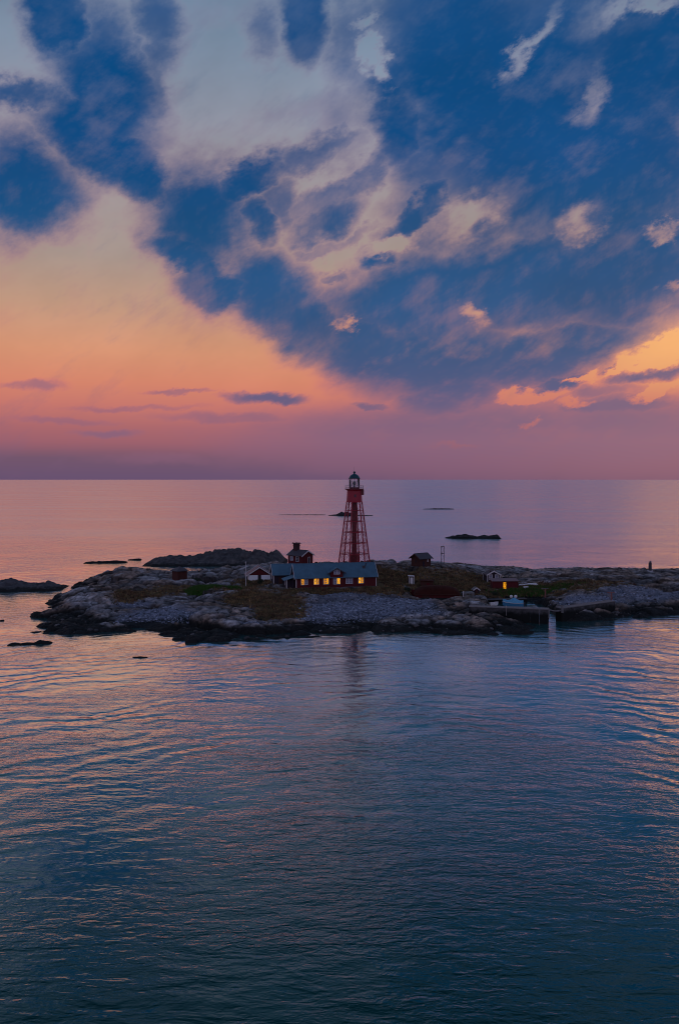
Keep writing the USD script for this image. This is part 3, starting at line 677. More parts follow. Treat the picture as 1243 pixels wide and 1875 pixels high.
def door(parent, face, L, W, u0, w_, h_, mat='white_wood', frame='white_wood', z0=0.1, lit=False):
    d = obj('door', on_face(box(u0 - w_ / 2, u0 + w_ / 2, -.06, .03, z0, z0 + h_), face, L, W), M[mat], parent)
    t = .12
    fr = [box(u0 - w_ / 2 - t, u0 - w_ / 2, -.09, .03, z0, z0 + h_), box(u0 + w_ / 2, u0 + w_ / 2 + t, -.09, .03, z0, z0 + h_), box(u0 - w_ / 2 - t, u0 + w_ / 2 + t, -.095, .028, z0 + h_, z0 + h_ + t)]
    if frame: obj('frame', on_face(trimesh.util.concatenate(fr), face, L, W), M[frame], d)
    obj('handle', on_face(box(u0 + w_ / 2 - .16, u0 + w_ / 2 - .10, -.12, -.06, z0 + h_ * .45, z0 + h_ * .45 + .12), face, L, W), M['grey_iron'], d)
    return d

def gable_house(name, label, L, W, h, rise, place, wall='red_wood', roof='blue_roof', trim='white_wood', over=0.45, end=0.5, thick=0.16, corners=True, barge=True, foundation=True, cat='house', along='x', group=None):
    """ridge along local x; the caller adds windows. Returns the thing and the roof."""
    t = thing(name, label, cat, place[:3], place[3], group)
    poly = [(-W / 2, -.6), (W / 2, -.6), (W / 2, h), (0, h + rise), (-W / 2, h)]
    b = prism(poly, -L / 2, L / 2)
    obj('wall', turn(b, 90), M[wall], t)
    if foundation:
        obj('foundation', [box(-L / 2 - .06, L / 2 + .06, -W / 2 - .06, W / 2 + .06, -1.6, .22)], M['concrete'], t)
    s = rise / (W / 2); e = over
    def plane(sg):
        p = [(0, h + rise + .02), (sg * (W / 2 + e), h - s * e + .02), (sg * (W / 2 + e), h - s * e + .02 + thick), (0, h + rise + .02 + thick * 1.25)]
        return turn(prism(p, -L / 2 - end, L / 2 + end), 90)
    r = obj('roof', [plane(-1), plane(1)], M[roof], t)
    obj('ridge_cap', rod((-L / 2 - end - .02, 0, h + rise + thick * 1.2), (L / 2 + end + .02, 0, h + rise + thick * 1.2), .12, n=6), M[roof], r)
    if barge:
        for sx in (-1, 1):
            x0 = sx * (L / 2 + end)
            for sg in (-1, 1):
                p = [(0, h + rise - .16), (sg * (W / 2 + e + .02), h - s * (e + .02) - .16), (sg * (W / 2 + e + .02), h - s * (e + .02) + thick + .05), (0, h + rise + thick * 1.25 + .06)]
                obj('barge_board', turn(prism(p, min(x0, x0 + sx * .09), max(x0, x0 + sx * .09)), 90), M[trim], r)
    if corners:
        for sx in (-1, 1):
            for sy in (-1, 1):
                cx_, cy_ = sx * (L / 2 - .06), sy * (W / 2 - .06)
                obj('corner_board', box(cx_ - .11, cx_ + .11, cy_ - .11, cy_ + .11, .23, h - .05), M[trim], t)
    return t, r

def chimney(parent, x, y, z0, z1, s, mat='brick', cap=True):
    c = obj('chimney', box(x - s / 2, x + s / 2, y - s / 2, y + s / 2, z0, z1), M[mat], parent)
    if cap:
        obj('chimney_cap', [box(x - s * .62, x + s * .62, y - s * .62, y + s * .62, z1, z1 + .16)], M['concrete'], c)
        obj('chimney_pot', lathe([(0, z1 + .16), (.16, z1 + .16), (.13, z1 + .5), (.0, z1 + .5)], 10).apply_translation((x, y, 0)) or lathe([(.1, 0), (.1, 1)]), M['brick'], c)
    return c

# the keepers' long house
L, W, hh, rise = 25.2, 8.0, 3.4, 3.6
house, hroof = gable_house('keepers_house', 'long dark red wooden house with blue roof and yellow-lit windows below the lighthouse', L, W, hh, rise, SITE['house'], roof='blue_roof')
def hu(px):                                                          # a photograph column on the front wall -> distance along the wall
    r = ray(px, 1066); o = SITE['house']
    n = -vv; p0 = np.array(o[:2]) + n * W / 2
    t_ = (p0 @ n) / (r[:2] @ n); q = r[:2] * t_
    return float((q - np.array(o[:2])) @ u)
for (a, b, lit, hgt) in [(550.8, 563.8, (1, 0), 1.95), (574.3, 584.2, (1, 1), 1.95), (591.8, 602.2, (1, 1), 1.95), (632.8, 645.6, (0, 0), 1.95), (655.8, 665.8, (1, 1), 1.95)]:
    ua, ub = hu(a), hu(b)
    window(house, 'front', L, W, (ua + ub) / 2, 2.05, ub - ua, hgt, lit, rows=3, off='curtain_glass' if 0 in lit and 1 not in lit else 'curtain_glass')
ud = hu(616.2)
# gabled centre bay in front of the roof
gw, gz, gr = 3.9, 4.6, 1.55
bay = prism([(ud - gw / 2, .1), (ud + gw / 2, .1), (ud + gw / 2, gz), (ud, gz + gr * gw / (gw + 1.6)), (ud - gw / 2, gz)], -W / 2 - .35, -.8)
obj('gabled_bay', bay, M['red_wood'], house)
sl = gr / (gw / 2 + .8)
bay_roof = []
for sg in (-1, 1):
    p = [(ud, gz + gr - .12), (ud + sg * (gw / 2 + .8), gz - .12), (ud + sg * (gw / 2 + .8), gz + .06), (ud, gz + gr + .1)]
    bay_roof.append(prism(p, -W / 2 - .8, -.4))
br = obj('bay_roof', bay_roof, M['blue_roof'], house)
for sg in (-1, 1):
    p = [(ud, gz + gr - .3), (ud + sg * (gw / 2 + .84), gz - .3), (ud + sg * (gw / 2 + .84), gz + .02), (ud, gz + gr + .05)]
    obj('barge_board', prism(p, -W / 2 - .88, -W / 2 - .803), M['dark_roof'], br)
window(house, 'front', L, W, ud, 2.05, hu(622.5) - hu(609.5), 1.95, (0, 1), rows=3, proud=.35, off='curtain_glass')
window(house, 'front', L, W, ud, 4.95, (hu(622) - hu(610)) * .97, 1.6, (0, 0), rows=3, proud=.35, off='curtain_glass')
window(house, 'right', L, W, -1.2, 2.05, 1.2, 1.7, (0,), off='curtain_glass'); window(house, 'right', L, W, 1.8, 2.05, 1.2, 1.7, (0,), off='curtain_glass')
window(house, 'left', L, W, 1.4, 4.7, 1.0, 1.2, (0,)); window(house, 'left', L, W, -3.1, 2.1, .7, .8, (0,), rows=1)
for xx in (-5.5, 4.0, 9.2):
    chimney(hroof, xx, 1.0, hh + rise - 1.4, hh + rise + .55, .75, cap=False)
obj('roof_hatch', [box(hu(667), hu(671.5), -1.9, -1.1, hh + 1.9, hh + 2.95)], M['dark_roof'], hroof)
obj('roof_ladder', [rod((hu(672), -1.2, hh + 2.75), (hu(674.5), -.35, hh + 3.62), .07), rod((hu(673.2), -1.2, hh + 2.75), (hu(675.7), -.35, hh + 3.62), .07)], M['dark_roof'], hroof)
obj('vent_pipe', rod((-4.2, .2, hh + rise), (-4.2, .2, hh + rise + .55), .12), M['white_wood'], hroof)
obj('gutter', rod((-L / 2 - .4, -W / 2 - .52, hh - .38), (L / 2 + .4, -W / 2 - .52, hh - .38), .07, n=6), M['dark_roof'], hroof)
# porch on the left gable
px0, px1 = -L / 2 - 3.2, -L / 2 - .02
porch = obj('porch_wall', [box(px0 + .2, px1, -2.6, 1.4, -.5, 2.55)], M['dark_wood'], house)
window(house, 'left', L + 6.0, W, 1.5, 1.55, .9, 1.3, (0,), name='porch_window')
pr = [(px0 - .5, 2.45), (px1, 3.55), (px1, 3.72), (px0 - .5, 2.62)]
obj('porch_roof', [prism(pr, -3.9, 1.7)], M['blue_roof'], house)
for yy in (-3.65,):
    obj('porch_post', box(px0 + .25, px0 + .45, yy - .1, yy + .1, -.5, 2.75), M['white_wood'], house)
    obj('porch_post', box(-L / 2 - 1.0, -L / 2 - .8, yy - .1, yy + .1, -.5, 3.2), M['dark_wood'], house)

# annex behind it
annex, ar = gable_house('annex', 'small dark red outbuilding with blue roof tucked behind the left end of the long house', 6.4, 6.4, 3.2, 2.7, SITE['annex'], wall='dark_wood', end=.4)
door(annex, 'front', 6.4, 6.4, -1.0, 1.0, 2.1, mat='brown_wood', frame=None)
window(annex, 'left', 6.4, 6.4, 0, 2.0, 1.0, 1.2, (0,))

# red house with the big chimney
th, tr = gable_house('red_cottage', 'red cottage with a massive capped chimney left of the lighthouse', 6.6, 5.6, 4.2, 1.45, SITE['tower_house'], roof='dark_roof', end=.4, over=.5, corners=False)
window(th, 'front', 6.6, 5.6, -1.5, 3.0, 1.35, 1.5, (0,), off='curtain_glass'); window(th, 'front', 6.6, 5.6, 1.1, 2.9, 1.45, 1.8, (0,), off='dark_glass')
door(th, 'right', 6.6, 5.6, .7, .9, 2.2, mat='dark_wood', z0=1.2)
cz0, cz1 = 5.0, 7.9
ch = obj('chimney', box(-2.7, -1.05, -.75, .85, cz0, cz1), M['brick'], tr)
obj('chimney_cap', [box(-3.0, -.75, -1.05, 1.15, cz1, cz1 + .22)], M['brick'], ch)
for qx in (-2.75, -2.2, -1.6, -1.0):
    for qy in (-.8, .9): obj('cap_post', box(qx - .1, qx + .1, qy - .1, qy + .1, cz1 + .22, cz1 + .42 + .12 * (qx < -2.5)), M['brick'], ch)
obj('chimney_ledge', [box(-2.85, -.9, -.9, 1.0, cz1 - .75, cz1 - .58)], M['brick'], ch)

# log hut at left, pyramid roof
s_ = SITE['log_hut']
lh = thing('log_hut', 'small reddish log hut with pyramid roof alone on the left rocks', 'hut', s_[:3], s_[3])
for k in range(11):
    z = -.3 + k * .36
    obj('wall_log', [box(-1.75, 1.75, -1.75, -1.52, z, z + .32), box(-1.75, 1.75, 1.52, 1.75, z, z + .32), box(-1.73, -1.50, -1.52, 1.52, z + .01, z + .33), box(1.50, 1.73, -1.52, 1.52, z + .01, z + .33)], M['log_wood'], lh)
a = 2.25
pv_ = np.array([(-a, -a, 3.55), (a, -a, 3.55), (a, a, 3.55), (-a, a, 3.55), (-a, -a, 3.70), (a, -a, 3.70), (a, a, 3.70), (-a, a, 3.70), (0, 0, 5.0)])
obj('roof', trimesh.Trimesh(pv_, [(0, 2, 1), (0, 3, 2), (0, 1, 5), (0, 5, 4), (1, 2, 6), (1, 6, 5), (2, 3, 7), (2, 7, 6), (3, 0, 4), (3, 4, 7), (4, 5, 8), (5, 6, 8), (6, 7, 8), (7, 4, 8)], process=False), M['dark_roof'], lh)
door(lh, 'front', 3.5, 3.5, -.3, .9, 1.9, mat='brown_wood', frame='log_wood')
obj('floor_slab', box(-1.5, 1.5, -1.5, 1.5, -.5, .05), M['concrete'], lh)

# boathouse: gable towards the sea, whitewashed below
s_ = SITE['boathouse']
bh = thing('boathouse', 'boathouse with red gable above a whitewashed wall, behind the white flagpole', 'boathouse', s_[:3], s_[3])
w2, bh_h, bh_r, bl = 3.5, 1.95, 2.45, 7.0
obj('lower_wall', [box(-w2, -.55, -bl / 2, -bl / 2 + .25, -1.2, bh_h), box(.55, w2, -bl / 2, -bl / 2 + .25, -1.2, bh_h), box(-w2, -w2 + .25, -bl / 2 + .25, bl / 2, -1.2, bh_h), box(w2 - .25, w2, -bl / 2 + .25, bl / 2, -1.2, bh_h), box(-w2 + .25, w2 - .25, bl / 2 - .25, bl / 2, -1.2, bh_h)], M['white_wall'], bh)
obj('gable_wall', prism([(-w2 - .05, bh_h), (w2 + .05, bh_h), (0, bh_h + bh_r * w2 / 4.5)], -bl / 2 - .05, bl / 2 + .05), M['red_wood'], bh)
rr = []
for sg in (-1, 1):
    p = [(0, bh_h + .55 + bh_r * .75), (sg * 4.6, bh_h - .55), (sg * 4.6, bh_h - .38), (0, bh_h + .75 + bh_r * .75)]
    rr.append(prism(p, -bl / 2 - .3, bl / 2 + .5))
r_ = obj('roof', rr, M['mauve_roof'], bh)
for sg in (-1, 1):
    p = [(0, bh_h + .5 + bh_r * .75), (sg * 4.65, bh_h - .62), (sg * 4.65, bh_h - .33), (0, bh_h + .82 + bh_r * .75)]
    for y0 in (-bl / 2 - .4, bl / 2 + .503): obj('barge_board', prism(p, y0, y0 + .095), M['white_wood'], r_)
d_ = obj('door', box(-.55, .55, -bl / 2 + .02, -bl / 2 + .12, -.3, bh_h - .02), M['dark_wood'], bh)
obj('handle', box(.35, .42, -bl / 2 - .05, -bl / 2 + .02, .7, .85), M['grey_iron'], d_)

# hut on the crest at right
s_ = SITE['hilltop_hut']
hu2, r2 = gable_house('hilltop_hut', 'brown wooden hut with dark roof on the crest right of the lighthouse', 5.0, 4.4, 3.2, 1.35, s_, wall='brown_wood', roof='dark_roof', trim='brown_wood', over=.6, end=.7, cat='hut')
window(hu2, 'front', 5.0, 4.4, 1.2, 2.2, .8, 1.0, (0,), rows=2, off='white_wood', fw=.09, mat='brown_wood'); window(hu2, 'left', 5.0, 4.4, .1, 2.0, .8, 1.0, (0,), rows=2, mat='brown_wood')
door(hu2, 'front', 5.0, 4.4, -.9, .9, 2.0, mat='dark_wood', frame='brown_wood')

# outhouse
s_ = SITE['outhouse']
oh = thing('outhouse', 'narrow outhouse with white door and pale flat roof on the slope right of the house', 'outhouse', s_[:3], 4)
obj('wall', box(-.85, .85, -.85, .85, -.5, 2.6), M['dark_wood'], oh)
obj('roof', prism([(-1.0, 2.75), (1.0, 2.6), (1.0, 2.82), (-1.0, 2.97)], -1.05, 1.05), M['white_wood'], oh)
for sx in (-1, 1): obj('corner_board', box(sx * .83 - .1, sx * .83 + .1, -.93, -.73, -.4, 2.6), M['white_wood'], oh)
dd = obj('door', box(-.42, .48, -.93, -.84, .1, 2.3), M['white_paint'], oh)
obj('handle', box(.33, .4, -.99, -.93, 1.1, 1.22), M['grey_iron'], dd)

# long low dark red sheds
s_ = SITE['long_shed']
ls = thing('long_shed', 'long low dark red shed with a rounded roof between outhouse and harbour', 'shed', s_[:3], s_[3])
L3, W3 = 13.4, 6.6
obj('wall', [box(-L3 / 2, L3 / 2, -W3 / 2, W3 / 2, -1.0, 1.35)], M['red_wood'], ls)
nu, nv = 33, 17
U, V = np.meshgrid(np.linspace(-1, 1, nu), np.linspace(-1, 1, nv))
zr = 1.3 + 2.3 * np.sqrt(np.clip(1 - np.abs(V) ** 2.2, 0, 1)) * np.clip((1 - np.abs(U) ** 3.0), 0, 1) ** .6
top = np.stack([(U * (L3 / 2 + .35)).ravel(), (V * (W3 / 2 + .35)).ravel(), zr.ravel()], 1)
idx = np.arange(nu * nv).reshape(nv, nu)
obj('roof', (top, np.stack([idx[:-1, :-1], idx[:-1, 1:], idx[1:, 1:], idx[1:, :-1]], -1).reshape(-1, 4)), M['rust_roof'], ls, smooth=30)
obj('eave_board', [box(-L3 / 2 - .36, L3 / 2 + .36, -W3 / 2 - .4, -W3 / 2 - .3, 1.12, 1.30)], M['brown_wood'], ls)
for k in range(9):
    x = -L3 / 2 + .6 + k * 1.5
    obj('wall_batten', box(x, x + .12, -W3 / 2 - .06, -W3 / 2 + .02, -.6, 1.1), M['brown_wood'], ls)
door(ls, 'front', L3, W3, -3.4, 2.2, 1.1, mat='brown_wood', frame='red_wood', z0=-.1)
bs = thing('back_shed', 'small flat-roofed brown-red shed just behind the long low shed', 'shed', SITE['back_shed'][:3], -4)
obj('wall', box(-2.0, 2.0, -1.8, 1.8, -1.5, 1.9), M['brown_wood'], bs)
obj('roof', prism([(-2.25, 1.95), (2.25, 1.8), (2.25, 1.98), (-2.25, 2.13)], -2.1, 2.1), M['rust_roof'], bs)
door(bs, 'front', 4.0, 3.6, .4, 1.0, 1.6, mat='red_wood', frame='brown_wood', z0=-.2)
# plank fence at the left of the sheds
p0, p1 = at(749, 1087, 253), at(774, 1091, 250)
fn = thing('plank_fence', 'short dark red plank fence left of the long low shed', 'fence', tuple(p0), math.degrees(math.atan2(p1[1] - p0[1], p1[0] - p0[0])))
FL = np.hypot(*(p1 - p0)[:2])
for k in range(int(FL / .35)): obj('plank', box(k * .35, k * .35 + .31, -.03, .03, -1.0, 1.35 + .06 * math.sin(k * 2.3)), M['red_wood'], fn)
for z in (.1, 1.0): obj('rail', box(0, FL, .033, .1, z, z + .1), M['brown_wood'], fn)

# cottage with white trim
s_ = SITE['gable_cottage']
gc, gcr = gable_house('gable_cottage', 'dark cottage with white corner boards and two white-framed windows behind the lit shed', 4.6, 4.3, 2.75, 1.15, (s_[0], s_[1], s_[2], s_[3] + 90), wall='dark_wood', roof='dark_roof', over=.35, end=.3)
window(gc, 'left', 4.6, 4.3, -1.0, 1.95, 1.15, 1.75, (0,), rows=2, off='curtain_glass', fw=.2); window(gc, 'left', 4.6, 4.3, 1.0, 1.95, 1.15, 1.75, (0,), rows=2, off='curtain_glass', fw=.2)
chimney(gcr, -1.4, -.9, 3.2, 4.05, .34, cap=False); chimney(gcr, -1.4, .95, 3.2, 4.05, .34, cap=False)

# shed with the glowing door
s_ = SITE['lit_shed']
sh = thing('lit_shed', 'low red shed with a bright yellow-lit doorway near the harbour', 'shed', s_[:3], s_[3])
L4, W4 = 8.2, 3.4
obj('wall', box(-L4 / 2, L4 / 2, -W4 / 2, W4 / 2, -.8, 2.65), M['red_wood'], sh)
obj('roof', turn(prism([(-W4 / 2 - .35, 2.6), (W4 / 2 + .3, 3.05), (W4 / 2 + .3, 3.2), (-W4 / 2 - .35, 2.75)], -L4 / 2 - .35, L4 / 2 + .35), 90).apply_transform(trimesh.transformations.rotation_matrix(math.pi, (0, 0, 1))) if False else turn(prism([(-W4 / 2 - .3, 3.05), (W4 / 2 + .35, 2.6), (W4 / 2 + .35, 2.75), (-W4 / 2 - .3, 3.2)], -L4 / 2 - .35, L4 / 2 + .35), -90), M['mauve_roof'], sh)
for sx in (-1, 1): obj('corner_board', box(sx * (L4 / 2 - .05) - .1, sx * (L4 / 2 - .05) + .1, -W4 / 2 - .05, -W4 / 2 + .15, -.4, 2.58), M['red_wood'], sh)
window(sh, 'front', L4, W4, -.25, 1.2, 1.05, 2.3, (1,), rows=4, mat='red_wood', fw=.07, name='glazed_door')

# little well house
s_ = SITE['well_house']
wh, wr = gable_house('well_house', 'tiny dark hut with a pale gabled roof on the grass above the harbour', 1.9, 1.7, 1.3, .6, (s_[0], s_[1], s_[2], 90 + s_[3]), wall='dark_wood', roof='concrete_pale', corners=False, over=.25, end=.2, thick=.12, cat='hut')
door(wh, 'left', 1.9, 1.7, 0, .8, 1.1, mat='brown_wood', frame=None)

# ------------------------------------------------------------------ lighthouse
lt = thing('lighthouse', 'tall red iron lattice lighthouse with a dark domed lantern, in the middle of the island', 'lighthouse', (TB[0], TB[1], TB[2]), 0)
HT = 22.3
def leg_r(z): return 5.65 + (2.72 - 5.65) * z / HT
ANG = [math.radians(11 + 60 * k) for k in range(6)]
def leg_pt(k, z): return np.array([leg_r(z) * math.cos(ANG[k % 6]), leg_r(z) * math.sin(ANG[k % 6]), z])
for k in range(6):
    o = obj('leg', rod(leg_pt(k, -1.2), leg_pt(k, HT), .25, .20, 10), M['red_iron'], lt)
    q = leg_pt(k, 0); obj('footing', lathe([(0, -1.6), (.6, -1.6), (.5, .25), (0, .25)], 12).apply_translation((q[0], q[1], 0)), M['concrete'], o)
LEV = [0.15, 4.2, 8.0, 11.8, 15.6, 19.4, HT]
for li, z in enumerate(LEV[1:6], 1):
    segs = [rod(leg_pt(k, z), leg_pt(k + 1, z), .11, n=6) for k in range(6)]
    rg = obj('ring', segs, M['red_iron'], lt)
    for k in range(6):
        q = leg_pt(k, z); obj('spoke', rod(q, q * np.array([.9 / leg_r(z), .9 / leg_r(z), 1]), .07, n=6), M['red_iron'], rg)
for li in range(6):
    z0, z1 = LEV[li], LEV[li + 1]
    for k in range(6):
        a0, a1, b0, b1 = leg_pt(k, z0), leg_pt(k, z1), leg_pt(k + 1, z0), leg_pt(k + 1, z1)
        m_ = [rod(a0, b1, .04, n=5), rod(b0, a1, .04, n=5)]
        if li < 4:
            mid0, mid1 = (a0 + b0) / 2, (a1 + b1) / 2
            m_ += [rod(mid0, mid1, .05, n=5)]
            if li < 3: m_ += [rod((a0 + a1) / 2, mid1, .03, n=5), rod((b0 + b1) / 2, mid1, .03, n=5), rod((a0 + a1) / 2, mid0, .03, n=5), rod((b0 + b1) / 2, mid0, .03, n=5)]
        obj('cross_brace', m_, M['red_iron'], lt)
obj('stair_shaft', lathe([(0, 4.2), (.92, 4.2), (.90, HT + .3)], 24), M['red_iron_dark'], lt, smooth=40)
obj('shaft_base', lathe([(1.45, -.8), (1.45, 4.3), (.9, 4.75)], 24), M['red_iron_dark'], lt, smooth=40)
for z in (7.9, 11.7, 15.5, 19.3): obj('shaft_flange', lathe([(.9, z), (1.0, z), (1.0, z + .2), (.9, z + .2)], 24), M['red_iron_dark'], lt, smooth=40)
obj('watch_room', lathe([(0, HT - .1), (2.82, HT - .1), (2.86, HT + .15), (2.74, HT + .2), (2.5, 26.1), (2.62, 26.35), (3.0, 26.55), (0, 26.56)], 36), M['red_iron'], lt, smooth=40)
for az_ in (35, 155, 275):
    c_, s__ = math.cos(math.radians(az_)), math.sin(math.radians(az_))
    f_ = obj('window', turn(box(2.55, 2.72, -.3, .3, 24.0, 25.0), az_), M['red_iron_dark'], lt)
    obj('pane', turn(box(2.6, 2.735, -.2, .2, 24.1, 24.9), az_), M['dark_glass'], f_)
obj('gallery_deck', lathe([(0, 26.57), (3.2, 26.57), (3.25, 26.65), (3.25, 26.9), (0, 26.9)], 36), M['red_iron_dark'], lt, smooth=40)
for k in range(18):
    a_ = 2 * math.pi * k / 18
    obj('railing_post', rod((3.12 * math.cos(a_), 3.12 * math.sin(a_), 26.9), (3.12 * math.cos(a_), 3.12 * math.sin(a_), 28.0), .04, n=6), M['grey_iron'], lt)
for z in (27.4, 28.0):
    obj('railing_rail', [rod((3.12 * math.cos(a_), 3.12 * math.sin(a_), z), (3.12 * math.cos(a_ + math.pi / 12), 3.12 * math.sin(a_ + math.pi / 12), z), .035, n=5) for a_ in np.arange(24) * math.pi / 12], M['grey_iron'], lt)
obj('hoist_box', box(2.25, 3.3, -1.1, .1, 24.75, 26.55), M['red_iron_dark'], lt)
obj('lantern_sill', lathe([(0, 26.91), (1.85, 26.91), (1.85, 27.4), (1.78, 27.45), (0, 27.45)], 30), M['red_iron_dark'], lt, smooth=40)
obj('lantern_glazing', lathe([(1.74, 27.44), (1.74, 30.5)], 30), M['lantern_glass'], lt, smooth=60)
for k in range(10):
    a_ = 2 * math.pi * (k + .3) / 10
    obj('mullion', rod((1.80 * math.cos(a_), 1.80 * math.sin(a_), 27.4), (1.80 * math.cos(a_), 1.80 * math.sin(a_), 30.5), .06, n=6), M['green_iron'], lt)
for z in (28.45, 29.5):
    obj('glazing_bar', [rod((1.80 * math.cos(a_), 1.80 * math.sin(a_), z), (1.80 * math.cos(a_ + math.pi / 12), 1.80 * math.sin(a_ + math.pi / 12), z), .03, n=5) for a_ in np.arange(24) * math.pi / 12], M['green_iron'], lt)
obj('lamp_pedestal', lathe([(0, 27.4), (.35, 27.4), (.3, 28.2), (0, 28.2)], 14), M['grey_iron'], lt, smooth=40)
obj('lens', lathe([(0, 28.2), (.45, 28.25), (.62, 28.6), (.62, 29.0), (.42, 29.4), (0, 29.45)], 18), M['lens_glass'], lt, smooth=40)
obj('dome', lathe([(1.75, 30.35), (2.05, 30.45), (2.05, 30.62), (1.85, 30.75), (1.65, 31.15), (1.25, 31.62), (.7, 31.95), (.32, 32.08), (0, 32.1)], 30), M['green_iron'], lt, smooth=35)
obj('finial', lathe([(0, 32.0), (.3, 32.05), (.3, 32.35), (.42, 32.45), (.42, 32.7), (.2, 32.95), (0, 33.0)], 16), M['green_iron'], lt, smooth=40)
obj('lightning_rod', rod((0, 0, 32.9), (0, 0, 34.6), .04, .02, 6), M['grey_iron'], lt)

# ------------------------------------------------------------------ small things on the island
def gp(px, py, dist, dz=0.0):
    p = at(px, py, dist); return np.array([p[0], p[1], ground(p[0], p[1]) + dz])
p = gp(450, 1070, 258)
fp = thing('flagpole', 'white flagpole without a flag in front of the boathouse', 'flagpole', tuple(p))
top = at(450, 1030, 258)[2] - p[2]
obj('pole', rod((0, 0, -.6), (0, 0, top), .14, .09, 10), M['white_wood'], fp); obj('knob', lathe([(0, top - .05), (.16, top + .05), (.16, top + .15), (0, top + .25)], 10), M['white_paint'], fp); obj('base', box(-.3, .3, -.3, .3, -.7, .35), M['concrete'], fp)

p = gp(810, 1035.5, 291)
ms = thing('lattice_mast', 'slim grey lattice mast standing on the crest right of the brown hut', 'mast', tuple(p))
mt = at(810, 1000.5, 291)[2] - p[2]
for sx, sy in ((-1, -1), (1, -1), (1, 1), (-1, 1)): obj('leg', rod((sx * .52, sy * .52, -.5), (sx * .52, sy * .52, mt), .05, n=6), M['grey_iron'], ms)
nb = 5
for k in range(nb):
    za, zb = mt * k / nb, mt * (k + 1) / nb; sg = 1 if k % 2 else -1
    obj('brace', [rod((-.52 * sg, s, za), (.52 * sg, s, zb), .028, n=5) for s in (-.52, .52)] + [rod((s, -.52 * sg, za), (s, .52 * sg, zb), .028, n=5) for s in (-.52, .52)], M['grey_iron'], ms)
for zf in (.6, 1.0):
    obj('platform', box(-.62, .62, -.62, .62, mt * zf - .12, mt * zf + .08), M['grey_iron'], ms)
obj('antenna', rod((.3, 0, mt), (.3, 0, mt + 1.0), .03, n=5), M['grey_iron'], ms)

s_ = SITE['beacon']
bc = thing('beacon', 'small dark beacon tower on a white footing on the far right rocks', 'beacon', s_[:3])
obj('tower', lathe([(0, .25), (.58, .25), (.54, 3.15), (0, 3.15)], 16), M['dark_roof'], bc, smooth=40)
obj('footing', lathe([(0, -1.2), (.95, -1.2), (.9, .26), (0, .26)], 16), M['white_wall'], bc, smooth=40)
obj('lamp_housing', lathe([(0, 3.15), (.28, 3.16), (.28, 3.55), (.1, 3.75), (0, 3.75)], 12), M['grey_iron'], bc, smooth=40)
for k in range(6): obj('railing_post', rod((.5 * math.cos(k * 1.047), .5 * math.sin(k * 1.047), 3.15), (.5 * math.cos(k * 1.047), .5 * math.sin(k * 1.047), 3.85), .025, n=5), M['grey_iron'], bc)

p = gp(692, 1031, 284)
tb = thing('picnic_table', 'pale wooden table with benches on the crest beside the lighthouse foot', 'table', (p[0], p[1], p[2]), 14)
tz = max(at(692, 1027.0, 284)[2] - p[2], .7)
for k in range(3): obj('table_plank', box(-1.6, 1.6, -.45 + k * .31, -.17 + k * .31, tz - .06, tz), M['white_wood'], tb)
for sy in (-1, 1): obj('bench', box(-1.6, 1.6, sy * .95 - .16, sy * .95 + .16, tz * .55, tz * .55 + .06), M['white_wood'], tb)
for sx in (-1, 1): obj('trestle', [rod((sx * 1.2, -.95, -.3), (sx * 1.2, -.2, tz - .06), .06, n=5), rod((sx * 1.2, .95, -.3), (sx * 1.2, .2, tz - .06), .06, n=5), rod((sx * 1.2, -1, tz * .52), (sx * 1.2, 1, tz * .52), .05, n=5)], M['grey_wood'], tb)

# harbour
def wall_run(name, label, a, b, z0a, z0b, ztop_a, ztop_b, thick_, mat='tide_concrete', cap='concrete_pale', cat='pier', seg=2.4):
    a, b = np.asarray(a[:2]), np.asarray(b[:2]); d = b - a; Lw = np.linalg.norm(d)
    t = thing(name, label, cat, (a[0], a[1], 0), math.degrees(math.atan2(d[1], d[0])))
    n = max(int(round(Lw / seg)), 1)
    for k in range(n):
        xa, xb = Lw * k / n, Lw * (k + 1) / n; f = (k + .5) / n
        zt = ztop_a + (ztop_b - ztop_a) * f
        w_ = .02 * math.sin(k * 3.7)
        obj('wall_block', box(xa + .015, xb - .015, w_, thick_, z0a + (z0b - z0a) * f, zt), M[mat], t)
        obj('cap_stone', box(xa + .01, xb - .01, -.1, thick_ + .08, zt, zt + .16), M[cap], t)
    return t, Lw
A, B = on_water(858, 1137), on_water(1004.5, 1143)
pier_z = 3.75
pr_t, pl = wall_run('pier', 'dark concrete harbour pier with pale edge in front of the blue boat', A, B, -1.5, -1.5, pier_z, pier_z, 2.6)
obj('corner_post', box(pl - .1, pl + .18, -.12, .3, 1.6, pier_z + .35), M['concrete_pale'], pr_t)
q = on_water(926.5, 1141)
mp = thing('mooring_post', 'thin pale post fixed to the front of the pier below the blue boat', 'post', (q[0], q[1] - .2, 2.0)); obj('post', rod((0, 0, 0), (0, 0, 2.5), .07, n=8), M['grey_wood'], mp); obj('post_cap', lathe([(0, 2.5), (.1, 2.5), (.07, 2.62), (0, 2.62)], 8), M['white_wood'], mp)
A, B = on_water(1029, 1139), at(1126, 1105, 228)
q_t, ql = wall_run('quay', 'dark quay wall with pale coping on the right side of the harbour mouth', A, (B[0], B[1]), -1.5, .5, 3.55, 3.75, 2.2, cat='quay')
obj('corner_post', box(-.1, .3, -.14, .3, 2.4, 4.35), M['concrete_pale'], q_t)
